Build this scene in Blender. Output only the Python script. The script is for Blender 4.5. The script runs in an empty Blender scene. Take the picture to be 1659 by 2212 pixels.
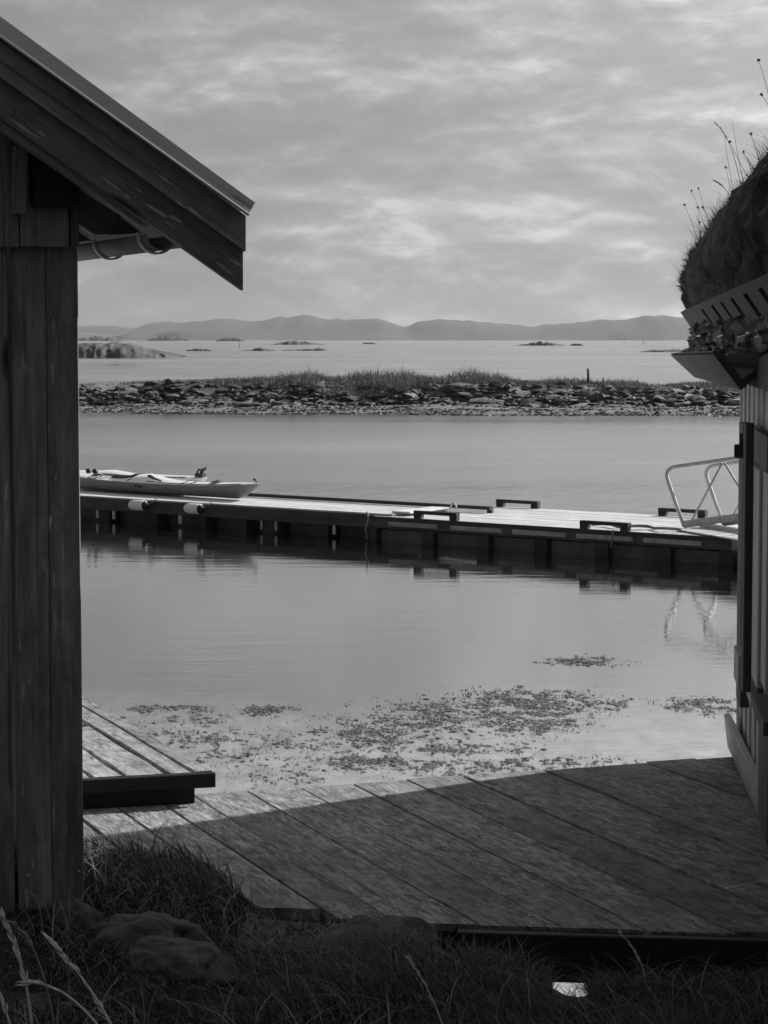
import bpy, math, random
import numpy as np
from mathutils import Vector, Matrix, noise as mnoise
R = math.radians
random.seed(7); rng = np.random.default_rng(7)
scn = bpy.context.scene
col = scn.collection

# ------------------------------------------------------------------ camera
# metres; water level z = 0, the camera looks along +Y
CAMZ = 3.2
FPX, CX, CY, HOR = 4920.0, 829.5, 1106.0, 733.0        # focal length etc. for a 1659 x 2212 picture
PITCH = math.atan((CY - HOR) / FPX)
cam = bpy.data.cameras.new("camera")
cam.sensor_fit = 'VERTICAL'; cam.sensor_height = 36.0; cam.lens = FPX / 2212 * 36.0
cam.clip_start = 0.05; cam.clip_end = 40000
camo = bpy.data.objects.new("camera", cam); col.objects.link(camo)
camo.location = (0, 0, CAMZ); camo.rotation_euler = (math.pi / 2 - PITCH, 0, 0)
scn.camera = camo

# ------------------------------------------------------------------ light
SUN_AZ = math.atan2(0.585, 0.81)        # direction towards the sun, angle from +X
SUN_EL = R(27)
world = bpy.data.worlds.new("World"); scn.world = world; world.use_nodes = True
wn = world.node_tree.nodes; wl = world.node_tree.links; wn.clear()

def N(nodes, typ, **kw):
    n = nodes.new(typ)
    for k, v in kw.items():
        if k == 'ins':
            for kk, vv in v.items(): n.inputs[kk].default_value = vv
        else: setattr(n, k, v)
    return n

SKY_STRENGTH = 0.066
def build_world():
    out = N(wn, 'ShaderNodeOutputWorld'); bg = N(wn, 'ShaderNodeBackground'); bg.inputs[1].default_value = SKY_STRENGTH
    sky = N(wn, 'ShaderNodeTexSky', sky_type='NISHITA', sun_disc=False, sun_elevation=SUN_EL,
            sun_rotation=math.pi / 2 - SUN_AZ, air_density=1.0, dust_density=2.0)
    bw = N(wn, 'ShaderNodeRGBToBW'); wl.new(sky.outputs[0], bw.inputs[0])
    tc = N(wn, 'ShaderNodeTexCoord')
    def nz(scale, detail, rough, dist, off=(0, 0, 0)):
        mp = N(wn, 'ShaderNodeMapping'); mp.inputs['Scale'].default_value = scale; mp.inputs['Location'].default_value = off
        wl.new(tc.outputs['Generated'], mp.inputs[0])
        t = N(wn, 'ShaderNodeTexNoise'); t.inputs['Scale'].default_value = 1.0; t.inputs['Detail'].default_value = detail
        t.inputs['Roughness'].default_value = rough; t.inputs['Distortion'].default_value = dist
        wl.new(mp.outputs[0], t.inputs['Vector']); return t.outputs['Fac']
    def M(op, a, b=None, c=None):
        m = N(wn, 'ShaderNodeMath', operation=op)
        for i, v in enumerate((a, b, c)):
            if v is None: continue
            if isinstance(v, (int, float)): m.inputs[i].default_value = v
            else: wl.new(v, m.inputs[i])
        return m.outputs[0]
    def pair(sc, det, ro, di, off, up):
        return nz(sc, det, ro, di, off), nz(sc, det, ro, di, (off[0], off[1], off[2] + up * sc[2]))
    a, a2 = pair((10, 10, 23), 7, 0.55, 0.3, (12.4, 3.3, 7.1), .009)
    b, b2 = pair((30, 30, 92), 6, 0.58, 0.3, (7.3, 2.2, 5.5), .0035)
    c = nz((80, 80, 230), 4, 0.6, 0.3, (1.3, 9.2, 2.5))
    st = nz((7, 7, 75), 4, 0.5, 0.2, (5.3, 0.2, 1.5))
    v = M('ADD', M('ADD', M('MULTIPLY', a, 0.54), M('MULTIPLY', b, 0.28)), M('ADD', M('MULTIPLY', c, 0.06), M('MULTIPLY', st, 0.12)))
    rel = M('ADD', M('MULTIPLY', M('SUBTRACT', a, a2), 0.55), M('MULTIPLY', M('SUBTRACT', b, b2), 0.22))
    v = M('ADD', v, rel)
    # low grey cloud bank lying along the whole horizon, lumpy on top
    sx = N(wn, 'ShaderNodeSeparateXYZ'); wl.new(tc.outputs['Generated'], sx.inputs[0])
    lump = nz((26, 26, 60), 5, 0.55, 0.3, (4.4, 8.1, 3.3))
    hb = M('DIVIDE', M('SUBTRACT', sx.outputs['Z'], M('MULTIPLY_ADD', lump, 0.020, 0.008)), 0.0065)
    band = M('DIVIDE', 1.0, M('ADD', 1.0, M('POWER', M('ABSOLUTE', hb), 2.5)))
    v = M('SUBTRACT', v, M('MULTIPLY_ADD', band, 0.11, 0.012))
    ramp = N(wn, 'ShaderNodeValToRGB'); wl.new(v, ramp.inputs[0])
    e = ramp.color_ramp.elements
    e[0].position = 0.34; e[0].color = (0.34,) * 3 + (1,)
    e[1].position = 0.66; e[1].color = (0.64,) * 3 + (1,)
    m1 = e.new(0.46); m1.color = (0.385,) * 3 + (1,)
    m2 = e.new(0.56); m2.color = (0.475,) * 3 + (1,)
    # clouds brighten towards the sun, broad and smooth
    sd = (math.cos(SUN_EL) * math.cos(SUN_AZ), math.cos(SUN_EL) * math.sin(SUN_AZ), math.sin(SUN_EL))
    dt = N(wn, 'ShaderNodeVectorMath', operation='DOT_PRODUCT'); wl.new(tc.outputs['Generated'], dt.inputs[0]); dt.inputs[1].default_value = sd
    g = M('MULTIPLY_ADD', M('POWER', M('MAXIMUM', dt.outputs['Value'], 0.0), 2.0), 2.0, 0.38)
    cl = M('MULTIPLY', M('MULTIPLY', ramp.outputs[0], g), 10.0)
    tot = M('ADD', M('MULTIPLY', cl, 0.93), M('MULTIPLY', bw.outputs[0], 0.05))
    wl.new(tot, bg.inputs[0]); wl.new(bg.outputs[0], out.inputs[0])
build_world()
sun = bpy.data.lights.new("sun", 'SUN'); sun.energy = 5.0; sun.angle = R(0.8); sun.color = (1, 0.995, 0.985)
suno = bpy.data.objects.new("sun", sun); col.objects.link(suno)
suno.rotation_euler = Vector((-math.cos(SUN_EL) * math.cos(SUN_AZ), -math.cos(SUN_EL) * math.sin(SUN_AZ), -math.sin(SUN_EL))).to_track_quat('-Z', 'Y').to_euler()
scn.view_settings.view_transform = 'Standard'; scn.view_settings.look = 'None'
scn.view_settings.gamma = 1; scn.view_settings.use_curve_mapping = False; scn.view_settings.exposure = 0.6
scn.cycles.volume_bounces = 1 if scn.render.engine else 1
scn.cycles.max_bounces = 8

# ------------------------------------------------------------------ helpers
cp, sp = math.cos(PITCH), math.sin(PITCH)
def ray(px, py):
    u = (px - CX) / FPX; v = (CY - py) / FPX
    return Vector((u, cp + v * sp, -sp + v * cp))
def G(px, py, z=0.0):
    d = ray(px, py); t = (z - CAMZ) / d.z
    return Vector((d.x * t, d.y * t, z))
def PY(px, py, Y):
    d = ray(px, py); t = Y / d.y
    return Vector((d.x * t, Y, CAMZ + d.z * t))
def PP(px, py, p0, n):
    d = ray(px, py); o = Vector((0, 0, CAMZ)); t = (Vector(p0) - o).dot(n) / d.dot(n)
    return o + d * t

WM = {}
def setp(o, parent, M=Matrix.Identity(4)):
    WM[o.name] = M.copy()
    if parent is not None:
        o.parent = parent; o.matrix_parent_inverse = WM[parent.name].inverted()
    o.matrix_basis = M
def tag(o, label=None, cat=None, group=None, kind=None):
    if label: o['label'] = label
    if cat: o['category'] = cat
    if group: o['group'] = group
    if kind: o['kind'] = kind
    return o
def thing(name, loc, label, cat, group=None, kind=None):
    o = bpy.data.objects.new(name, None); col.objects.link(o); o.empty_display_size = 0.1
    setp(o, None, Matrix.Translation(Vector(loc)))
    return tag(o, label, cat, group, kind)
def mesh(name, vs, fs, m, parent=None, smooth=False, M=None, uv=None):
    """vs in world space (or local to M); the origin goes to the base centre"""
    vs = np.asarray([tuple(v) for v in vs] if not isinstance(vs, np.ndarray) else vs, dtype=np.float64)
    me = bpy.data.meshes.new(name)
    if M is None:
        c = (vs.min(0) + vs.max(0)) / 2; c[2] = vs[:, 2].min()
        vs = vs - c; M = Matrix.Translation(Vector(c))
    if isinstance(fs, np.ndarray):
        k = fs.shape[1]; nf = len(fs)
        me.vertices.add(len(vs)); me.vertices.foreach_set('co', vs.astype(np.float32).ravel())
        me.loops.add(nf * k); me.loops.foreach_set('vertex_index', fs.astype(np.int32).ravel())
        me.polygons.add(nf); me.polygons.foreach_set('loop_start', np.arange(0, nf * k, k, dtype=np.int32))
        me.polygons.foreach_set('loop_total', np.full(nf, k, dtype=np.int32)); me.update(calc_edges=True); me.validate()
    else:
        me.from_pydata([tuple(v) for v in vs], [], fs); me.update()
    if smooth: me.polygons.foreach_set('use_smooth', [True] * len(me.polygons))
    if m: me.materials.append(m)
    o = bpy.data.objects.new(name, me); col.objects.link(o); setp(o, parent, M)
    return o
def clone(o, parent, M):
    c = o.copy(); col.objects.link(c); c.parent = None; setp(c, parent, M); return c
def copy_tree(o, M, parent=None, label=None):
    c = o.copy(); col.objects.link(c); WM[c.name] = M.copy() if parent is None else WM[o.name]
    if parent is None: c.matrix_basis = M
    else: c.parent = parent
    if label: c['label'] = label
    for ch in list(o.children): copy_tree(ch, M, c)
    return c
def basis(x, y, z, o):
    m = Matrix((x, y, z)).transposed().to_4x4(); m.translation = o; return m
def board(name, a, b, w, t, nrm, m, parent=None, k0=0.0, k1=0.0, ch=0.004, wob=0.0, label=None, w1=None):
    """plank from a to b (centre line), width w across, thickness t along nrm, ends skewed by k0/k1"""
    a = Vector(a); b = Vector(b); x = (b - a); L = x.length; x.normalize()
    z = Vector(nrm); z = (z - x * z.dot(x)).normalized(); y = z.cross(x)
    ch = min(ch, w * .3, t * .3)
    n = 2 if wob == 0 else 6
    vs = []; fs = []
    r = random.Random(hash((round(a.x, 4), round(a.y, 4), round(L, 4))) & 0xffff)
    for i in range(n):
        f = i / (n - 1); W = w if w1 is None else w + (w1 - w) * f
        hw, ht = W / 2, t / 2
        prof = [(-hw + ch, -ht), (hw - ch, -ht), (hw, -ht + ch), (hw, ht - ch), (hw - ch, ht), (-hw + ch, ht), (-hw, ht - ch), (-hw, -ht + ch)]
        dz = r.uniform(-wob, wob) * .6; d1 = r.uniform(-wob, wob); d2 = r.uniform(-wob, wob)
        for (py_, pz_) in prof:
            xx = L * f + (k0 * py_ if i == 0 else 0) + (k1 * py_ if i == n - 1 else 0)
            vs.append((xx, py_ + (d1 if py_ > 0 else d2), pz_ + dz))
    for i in range(n - 1):
        for j in range(8):
            k = (j + 1) % 8
            fs.append((i * 8 + j, i * 8 + k, (i + 1) * 8 + k, (i + 1) * 8 + j)[::-1])
    fs.append(tuple(range(8))[::1]); fs.append(tuple(range((n - 1) * 8, n * 8))[::-1])
    fs = [f[::-1] for f in fs]
    # orientation check is left to cycles (two-sided)
    o = mesh(name, vs, fs, m, parent, M=basis(x, y, z, a))
    if label: o['label'] = label
    return o
def box(name, c, sx, sy, sz, m, parent=None, ax=(1, 0, 0), ay=(0, 1, 0), ch=0.004):
    """box with bottom centre c"""
    ax = Vector(ax).normalized(); c = Vector(c)
    return board(name, c - ax * sx / 2 + Vector((0, 0, sz / 2)), c + ax * sx / 2 + Vector((0, 0, sz / 2)), sy, sz, (0, 0, 1), m, parent, ch=ch)
def tube_data(pts, rad, seg=8, cap=True):
    pts = [Vector(p) for p in pts]; n = len(pts); vs = []; fs = []
    rads = rad if isinstance(rad, (list, tuple)) else [rad] * n
    up = Vector((0.31, 0.17, 0.93)).normalized()
    for i, p in enumerate(pts):
        t = (pts[min(i + 1, n - 1)] - pts[max(i - 1, 0)]).normalized()
        if abs(t.dot(up)) > .95: up = Vector((1, 0, 0))
        a = t.cross(up).normalized(); b = t.cross(a).normalized(); up = -b if False else up
        for j in range(seg):
            q = 2 * math.pi * j / seg
            vs.append(p + (a * math.cos(q) + b * math.sin(q)) * rads[i])
    for i in range(n - 1):
        for j in range(seg):
            k = (j + 1) % seg
            fs.append((i * seg + j, i * seg + k, (i + 1) * seg + k, (i + 1) * seg + j))
    if cap: fs.append(tuple(range(seg))[::-1]); fs.append(tuple(range((n - 1) * seg, n * seg)))
    return vs, fs
def tube(name, pts, rad, m, parent=None, seg=8):
    v, f = tube_data(pts, rad, seg); return mesh(name, v, f, m, parent, smooth=True)
def joined(lst):
    V = []; F = []
    for v, f in lst:
        o = len(V); V += list(v); F += [tuple(i + o for i in q) for q in f]
    return V, F
def bez(p, n=10):
    p = [Vector(q) for q in p]; out = []
    for i in range(n + 1):
        t = i / n; q = list(p)
        while len(q) > 1: q = [q[j].lerp(q[j + 1], t) for j in range(len(q) - 1)]
        out.append(q[0])
    return out
def vnoise(x, y, seed=0):
    x = np.asarray(x, float); y = np.asarray(y, float)
    xi = np.floor(x).astype(np.int64); yi = np.floor(y).astype(np.int64); xf = x - xi; yf = y - yi
    xf = xf * xf * (3 - 2 * xf); yf = yf * yf * (3 - 2 * yf)
    def h(a, b):
        n = (a * 374761393 + b * 668265263 + seed * 1442695041) & 0x7fffffff
        n = ((n ^ (n >> 13)) * 1274126177) & 0x7fffffff
        return ((n ^ (n >> 16)) & 0xffff) / 65535.0
    return (h(xi, yi) * (1 - xf) + h(xi + 1, yi) * xf) * (1 - yf) + (h(xi, yi + 1) * (1 - xf) + h(xi + 1, yi + 1) * xf) * yf
def fbm(x, y, o=4, seed=0):
    s = 0; a = .5; t = 0
    for i in range(o):
        s = s + a * vnoise(x * 2 ** i, y * 2 ** i, seed + i * 17); t += a; a *= .55
    return s / t

# ------------------------------------------------------------------ materials (black and white photograph: all greys)
def mat(name, base=0.2, rough=0.7, metal=0.0, spec=0.5):
    m = bpy.data.materials.new(name); m.use_nodes = True
    b = m.node_tree.nodes['Principled BSDF']
    b.inputs['Base Color'].default_value = (base, base, base, 1); b.inputs['Roughness'].default_value = rough
    b.inputs['Metallic'].default_value = metal; b.inputs['Specular IOR Level'].default_value = spec
    return m
class NB:
    def __init__(s, m): s.m = m; s.t = m.node_tree; s.n = s.t.nodes; s.l = s.t.links; s.b = s.n['Principled BSDF']
    def put(s, v, sock):
        if isinstance(v, (int, float)): sock.default_value = v
        else: s.l.new(v, sock)
    def math(s, op, a, b=None, c=None, clamp=False):
        n = s.n.new('ShaderNodeMath'); n.operation = op; n.use_clamp = clamp
        for i, v in enumerate((a, b, c)):
            if v is not None: s.put(v, n.inputs[i])
        return n.outputs[0]
    def coord(s, scale=(1, 1, 1), which='Object', rnd=True):
        tc = s.n.new('ShaderNodeTexCoord'); mp = s.n.new('ShaderNodeMapping'); mp.inputs['Scale'].default_value = scale
        if which == 'World':
            g = s.n.new('ShaderNodeNewGeometry'); src = g.outputs['Position']
        else: src = tc.outputs[which]
        if rnd:
            oi = s.n.new('ShaderNodeObjectInfo'); mu = s.math('MULTIPLY', oi.outputs['Random'], 37.0)
            ad = s.n.new('ShaderNodeVectorMath'); ad.operation = 'ADD'; s.l.new(src, ad.inputs[0]); s.l.new(mu, ad.inputs[1]); src = ad.outputs[0]
        s.l.new(src, mp.inputs[0]); return mp.outputs[0]
    def noise(s, vec, scale=1.0, detail=4, rough=.55, dist=0.0):
        n = s.n.new('ShaderNodeTexNoise'); n.inputs['Scale'].default_value = scale; n.inputs['Detail'].default_value = detail
        n.inputs['Roughness'].default_value = rough; n.inputs['Distortion'].default_value = dist
        s.l.new(vec, n.inputs['Vector']); return n.outputs['Fac']
    def voro(s, vec, scale=1.0, feature='F1'):
        n = s.n.new('ShaderNodeTexVoronoi'); n.feature = feature; n.inputs['Scale'].default_value = scale
        s.l.new(vec, n.inputs['Vector']); return n.outputs['Distance']
    def ramp(s, v, stops):
        n = s.n.new('ShaderNodeValToRGB'); e = n.color_ramp.elements; s.l.new(v, n.inputs[0])
        while len(e) < len(stops): e.new(.5)
        for q, (p, c) in zip(e, stops): q.position = p; q.color = (c, c, c, 1)
        return n.outputs[0]
    def rand(s, lo, hi):
        oi = s.n.new('ShaderNodeObjectInfo'); return s.math('MULTIPLY_ADD', oi.outputs['Random'], hi - lo, lo)
    def bump(s, h, strength=.3, dist=.01):
        n = s.n.new('ShaderNodeBump'); n.inputs['Strength'].default_value = strength; n.inputs['Distance'].default_value = dist
        s.l.new(h, n.inputs['Height']); s.l.new(n.outputs[0], s.b.inputs['Normal']); return n
    def color(s, v): s.l.new(v, s.b.inputs['Base Color'])

def wood(name, base, contrast=.45, fleck=0.0, knots=0.0, blotch=0.0, lichen=0.0, rough=.75, bump=.5, fine=1.0, spec=.35, var=.2, checks=0.0):
    """wood with the grain along the object's X axis"""
    m = mat(name, base, rough, spec=spec); s = NB(m)
    v = s.coord((1, 1, 1))
    g1 = s.noise(s.coord((1.3 * fine, 26 * fine, 26 * fine)), 1, 5, .6, .6)
    g2 = s.noise(s.coord((5 * fine, 130 * fine, 130 * fine)), 1, 4, .6)
    big = s.noise(s.coord((.9, 3.5, 3.5)), 1.6, 4, .55)
    k = s.math('ADD', s.math('MULTIPLY', g1, .65), s.math('MULTIPLY', g2, .35))
    c = s.ramp(k, [(.28, 1 - contrast), (.5, 1.0), (.75, 1 + contrast * .9)])
    c = s.math('MULTIPLY', c, s.math('MULTIPLY_ADD', big, 1.0, .5))
    if knots:
        kv = s.voro(s.coord((2.2, 7.5, 7.5)), 1.0)
        kk = s.ramp(kv, [(.07, 1 - knots), (.13, 1 - knots * .6), (.17, 1.06), (.28, 1.0)])
        c = s.math('MULTIPLY', c, kk)
    if blotch:
        bl = s.noise(s.coord((2.2, 5, 5)), 3.0, 5, .65, .8)
        c = s.math('MULTIPLY', c, s.ramp(bl, [(.36, 1 - blotch), (.52, 1.0), (.68, 1 + blotch * .5)]))
    if lichen:
        vv = s.noise(s.coord((13, 62, 62)), 1.0, 6, .74, .6); ms = s.noise(s.coord((1.3, 3.0, 3.0)), 1.0, 3, .5)
        lf = s.math('MULTIPLY', s.ramp(vv, [(.47, 0), (.60, 1)]), s.ramp(ms, [(.36, .15), (.58, 1)]))
        c = s.math('ADD', c, s.math('MULTIPLY', lf, lichen))
        dk = s.ramp(s.noise(s.coord((9, 40, 40)), 1.0, 5, .7, .5), [(.33, .45), (.46, 1.0)])
        c = s.math('MULTIPLY', c, dk)
    if fleck:
        fv = s.noise(s.coord((9, 75, 75)), 1.0, 3, .5); fm = s.noise(s.coord((1.6, 5, 5)), 1.0, 3, .5)
        fl = s.math('MULTIPLY', s.ramp(fv, [(.62, 0), (.69, 1)]), s.ramp(fm, [(.42, 0), (.6, 1)]))
        c = s.math('ADD', c, s.math('MULTIPLY', fl, fleck))
    if checks:
        ck = s.ramp(s.noise(s.coord((.8, 45, 45)), 1.0, 2, .5, .3), [(.30, 1 - checks), (.335, 1.0)])
        c = s.math('MULTIPLY', c, ck)
    c = s.math('MULTIPLY', s.math('MULTIPLY', c, base), s.rand(1 - var, 1 + var))
    s.color(c)
    s.bump(s.math('ADD', g1, s.math('MULTIPLY', g2, .6)), bump, .004)
    return m
def blotchy(name, base, scale=4, amt=.4, rough=.8, bump=.4, bd=.01, which='Object', rnd=True, metal=0.0, var=0.0, detail=6, spec=.4):
    m = mat(name, base, rough, metal, spec=spec); s = NB(m); v = s.coord((1, 1, 1), which, rnd)
    a = s.noise(v, scale, detail, .62, .3); c = s.ramp(a, [(.3, base * (1 - amt)), (.5, base), (.7, base * (1 + amt))])
    if var: c = s.math('MULTIPLY', c, s.rand(1 - var, 1 + var))
    s.color(c); s.bump(a, bump, bd); return m

M_dark = wood("dark_stained_boards", .165, .65, fleck=1.6, knots=.9, blotch=.3, rough=.62, checks=.5)
M_gable = wood("dark_gable_boards", .165, .65, fleck=1.2, knots=.9, blotch=.25, rough=.6, checks=.5)
M_verge = wood("dark_verge_boards", .165, .65, fleck=1.9, knots=.9, blotch=.3, rough=.6, checks=.5)
M_tarshade = wood("tarred_and_shaded_timber", .018, .4, rough=.6)  # tar, and also shade put in as black on deck and platform fronts
M_sofft = wood("underside_boards", .26, .35, rough=.7)
M_deck = wood("weathered_deck_planks", .17, .42, knots=.35, blotch=.45, lichen=1.3, rough=.85, bump=.8, spec=.2, checks=.45, var=.13)
M_plat = wood("pale_weathered_planks", .25, .3, blotch=.55, lichen=.45, rough=.85, bump=.7, spec=.2, checks=.4)
M_beam = wood("deck_beam_timber", .05, .4, rough=.9)
M_shed = wood("grey_shed_boards", .38, .22, knots=.3, blotch=.15, rough=.65, spec=.3, var=.12)
M_sheddk = wood("dark_frame_timber", .07, .3, rough=.7)
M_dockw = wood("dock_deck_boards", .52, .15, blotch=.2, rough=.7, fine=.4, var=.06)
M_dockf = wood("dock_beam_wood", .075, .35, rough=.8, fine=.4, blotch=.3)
M_strip = wood("rubbing_strip_wood", .30, .35, rough=.7, blotch=.3, fine=.5)
M_rail = wood("tarred_rail_wood", .04, .3, rough=.7, fine=.5)
M_post = wood("driftwood_post", .09, .3, rough=.9)
M_flash = blotchy("roof_flashing_sheet", .48, 1.5, .10, .45, .03, which='World', metal=.0)
M_flashlip = mat("flashing_lip_sheet", .55, .4)
M_zinc = blotchy("zinc_gutter_sheet", .34, 8, .25, .45, .1)
M_galv = blotchy("galvanised_steel", .5, 12, .15, .42, .03, metal=.0)
M_pont = blotchy("pontoon_concrete", .11, 3, .35, .9, .3)
M_fender = mat("fender_vinyl", .72, .35)
M_hull = blotchy("kayak_hull_plastic", .22, .8, .10, .35, .0)
M_kwhite = mat("kayak_white_gelcoat", .80, .25)
M_black = mat("black_rubber", .012, .6)
M_rope = blotchy("rope_fibre", .22, 60, .5, .9, .3)
M_straps = mat("pale_strap", .45, .5)
M_stone = blotchy("shore_stone", .09, 5, .5, .9, .8, .04, var=.4)
M_white = blotchy("pale_quartz_stone", .26, 5, .2, .8, .5, .03, var=.1)
M_islrock = blotchy("skerry_rock", .075, .5, .8, .9, .8, .3, which='World', rnd=False)
M_boulder = blotchy("boulder_granite", .065, 14, .65, .9, 1.0, .03)
M_soil = blotchy("dark_soil", .06, 7, .5, .95, .8, .03, which='World', rnd=False)
M_turf = blotchy("roof_turf_soil", .06, 12, .5, .95, .9, .03, which='World', rnd=False)
M_bark = blotchy("birch_bark", .30, 26, .75, .7, .5, .008, var=.5)
M_hill = blotchy("far_hill_ground", .05, .002, .25, .95, .0, which='World', rnd=False)

def tone_mat(name, lo, hi, rough=.8, trans=.0):
    """colour taken from the per-blade tone attribute"""
    m = mat(name, lo, rough, spec=.25); s = NB(m)
    at = s.n.new('ShaderNodeAttribute'); at.attribute_name = 'tone'
    s.color(s.math('MULTIPLY_ADD', at.outputs['Fac'], hi - lo, lo))
    return m
M_grass = tone_mat("dark_grass_blades", .03, .20)
M_reed = tone_mat("shore_grass_blades", .08, .34)
M_roofgrass = tone_mat("roof_grass_blades", .045, .20)
M_weed = tone_mat("rockweed_fronds", .02, .30, .6)
M_straw = mat("dry_straw", .62, .8)
M_strawdim = mat("old_straw", .26, .8)
M_seed = mat("seed_head_dark", .04, .9)
M_shoal = blotchy("weedy_shoal", .11, .5, .5, .85, .7, .08, which='World', rnd=False)

def water_mat():
    m = mat("sea_water", .05, .05); s = NB(m); b = s.b
    b.inputs['IOR'].default_value = 2.3; b.inputs['Specular IOR Level'].default_value = .5
    P = s.n.new('ShaderNodeNewGeometry').outputs['Position']
    def mp(sc, rot=0):
        n = s.n.new('ShaderNodeMapping'); n.inputs['Scale'].default_value = sc; n.inputs['Rotation'].default_value = (0, 0, rot); s.l.new(P, n.inputs[0]); return n.outputs[0]
    big = s.noise(mp((.012, .02, 1)), 1, 4, .6, .5)         # wind lanes
    sep = s.n.new('ShaderNodeSeparateXYZ'); s.l.new(P, sep.inputs[0])
    # sheltered calm pool on this side of the floating dock, ruffled water beyond it
    dline = s.math('ADD', s.math('MULTIPLY', sep.outputs[0], .618), s.math('MULTIPLY', sep.outputs[1], .786))
    ruff = s.math('MULTIPLY', s.ramp(s.math('MULTIPLY', dline, .01), [(.28, 0.0), (.32, 1.0)]), 1.0)
    fine = s.noise(mp((5, 9, 1), .2), 1, 4, .6, .3)
    mid = s.noise(mp((.6, 2.6, 1), -.1), 1, 3, .5, .2)
    rp = s.noise(mp((1.6, .9, 1), .3), 1, 4, .6, .6)
    patch = s.ramp(s.noise(mp((.05, .08, 1)), 1, 3, .5), [(.42, .2), (.6, 1)])
    h = s.math('ADD', s.math('MULTIPLY', fine, .0010), s.math('MULTIPLY', mid, .0027))
    h2 = s.math('MULTIPLY', s.math('MULTIPLY', rp, .075), s.math('MULTIPLY', ruff, patch))
    h = s.math('ADD', h, h2)
    n = s.n.new('ShaderNodeBump'); n.inputs['Strength'].default_value = 1; n.inputs['Distance'].default_value = 1; s.l.new(h, n.inputs['Height'])
    s.l.new(n.outputs[0], b.inputs['Normal'])
    s.l.new(s.ramp(big, [(.40, .10), (.55, .22), (.62, .34)]), b.inputs['Roughness'])
    rr = s.math('MULTIPLY_ADD', ruff, .97, .03)
    s.l.new(s.math('MULTIPLY', s.ramp(big, [(.40, .06), (.50, .16), (.60, .32)]), rr), b.inputs['Roughness'])
    # pale sandy bottom showing through the shallows next to the deck
    wob_ = s.noise(mp((.55, .28, 1)), 1, 5, .6, .4)
    yy = s.math('ADD', sep.outputs[1], s.math('MULTIPLY', wob_, -5.0))
    sh_ = s.ramp(s.math('MULTIPLY', yy, .01), [(.150, 1.0), (.182, 0.0)])
    tex = s.noise(mp((4.2, 2.0, 1)), 1, 7, .72, .5)
    alb = s.math('MULTIPLY', sh_, s.ramp(tex, [(.34, .10), (.5, .27), (.64, .42)]))
    s.color(s.math('ADD', alb, .008))
    gl = s.n.new('ShaderNodeBsdfGlossy'); gl.inputs['Color'].default_value = (.92, .92, .92, 1)
    s.l.new(n.outputs[0], gl.inputs['Normal']); s.l.new(b.inputs['Roughness'].links[0].from_socket, gl.inputs['Roughness'])
    mx = s.n.new('ShaderNodeMixShader'); mx.inputs[0].default_value = .42
    s.l.new(b.outputs[0], mx.inputs[1]); s.l.new(gl.outputs[0], mx.inputs[2])
    s.l.new(mx.outputs[0], [q for q in s.n if q.type == 'OUTPUT_MATERIAL'][0].inputs['Surface'])
    return m
M_water = water_mat()

# ------------------------------------------------------------------ frames
A = G(888, 1756, 1.4); B_ = G(1402, 2012, 1.4)
e2 = (A - B_); e2.z = 0; e2.normalize()                 # along the deck planks, away from the camera
e1 = Vector((e2.y, -e2.x, 0))                           # across them, to the right
UP = Vector((0, 0, 1))
def ST(s, t, z=0): return e1 * s + e2 * t + Vector((0, 0, z))
def st(p): return Vector((p.dot(e1), p.dot(e2)))
DZ = 1.4

# ------------------------------------------------------------------ terrain, water, sky-lined hills
def sstep(a, b, x): x = np.clip((x - a) / (b - a), 0, 1); return x * x * (3 - 2 * x)
def ground(x, y):
    x = np.asarray(x, float); y = np.asarray(y, float)
    crest = 7.75 - .80 * sstep(-.62, -.35, x) - .52 * sstep(-.05, .15, x)
    h = 1.47 + .03 * np.clip(6.3 - y, 0, 5) + .05 * sstep(-.6, -1.0, x) - .065 * sstep(.10, .55, x) * sstep(4.8, 6.2, y) - np.exp(-(((x - .18) / .05) ** 2 + ((y - 6.7) / .3) ** 2)) * .06
    h = h - .07 * sstep(-.55, -.2, x) * sstep(6.1, 6.8, y)
    h = h - .055 * (1 - sstep(-.55, -.3, x)) * sstep(6.6, 7.3, y)
    d = np.clip(y - crest, 0, 99)
    h = h - .55 * d - .18 * np.minimum(d, 2) ** 2
    h = np.maximum(h, -1.2 + 0 * h)
    mound = np.exp(-(((x - .0) / .17) ** 2 + ((y - 6.35) / .22) ** 2)) * .03 - np.exp(-(((x - .53) / .10) ** 2 + ((y - 6.5) / .35) ** 2)) * .08
    h = h + mound
    h = h + (fbm(x * 2.2, y * 2.2, 4, 3) - .5) * .10 * (1 - sstep(7.2, 7.8, y) * .6)
    h = h - 2.5 * sstep(24, 60, np.abs(x)) * 0
    return np.minimum(h, 1.70)
def grid(name, xs, ys, hf, m, smooth=True, **kw):
    X, Yg = np.meshgrid(xs, ys); Z = hf(X, Yg)
    vs = np.stack([X.ravel(), Yg.ravel(), Z.ravel()], 1); nx, ny = len(xs), len(ys)
    i = np.arange(nx * ny).reshape(ny, nx)
    fs = np.stack([i[:-1, :-1].ravel(), i[:-1, 1:].ravel(), i[1:, 1:].ravel(), i[1:, :-1].ravel()], 1)
    return mesh(name, vs, fs, m, smooth=smooth, **kw)
xs = np.concatenate([np.linspace(-40, -3, 24), np.linspace(-2.8, 2.8, 150), np.linspace(3, 40, 24)])
ys = np.concatenate([np.linspace(-30, 3.5, 20), np.linspace(3.7, 8.6, 130), np.linspace(8.8, 16, 16)])
g_o = grid("ground", xs, ys, ground, M_soil)
tag(g_o, "dark earth bank in front of the deck and between the two sheds", "ground", kind="structure")

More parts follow.
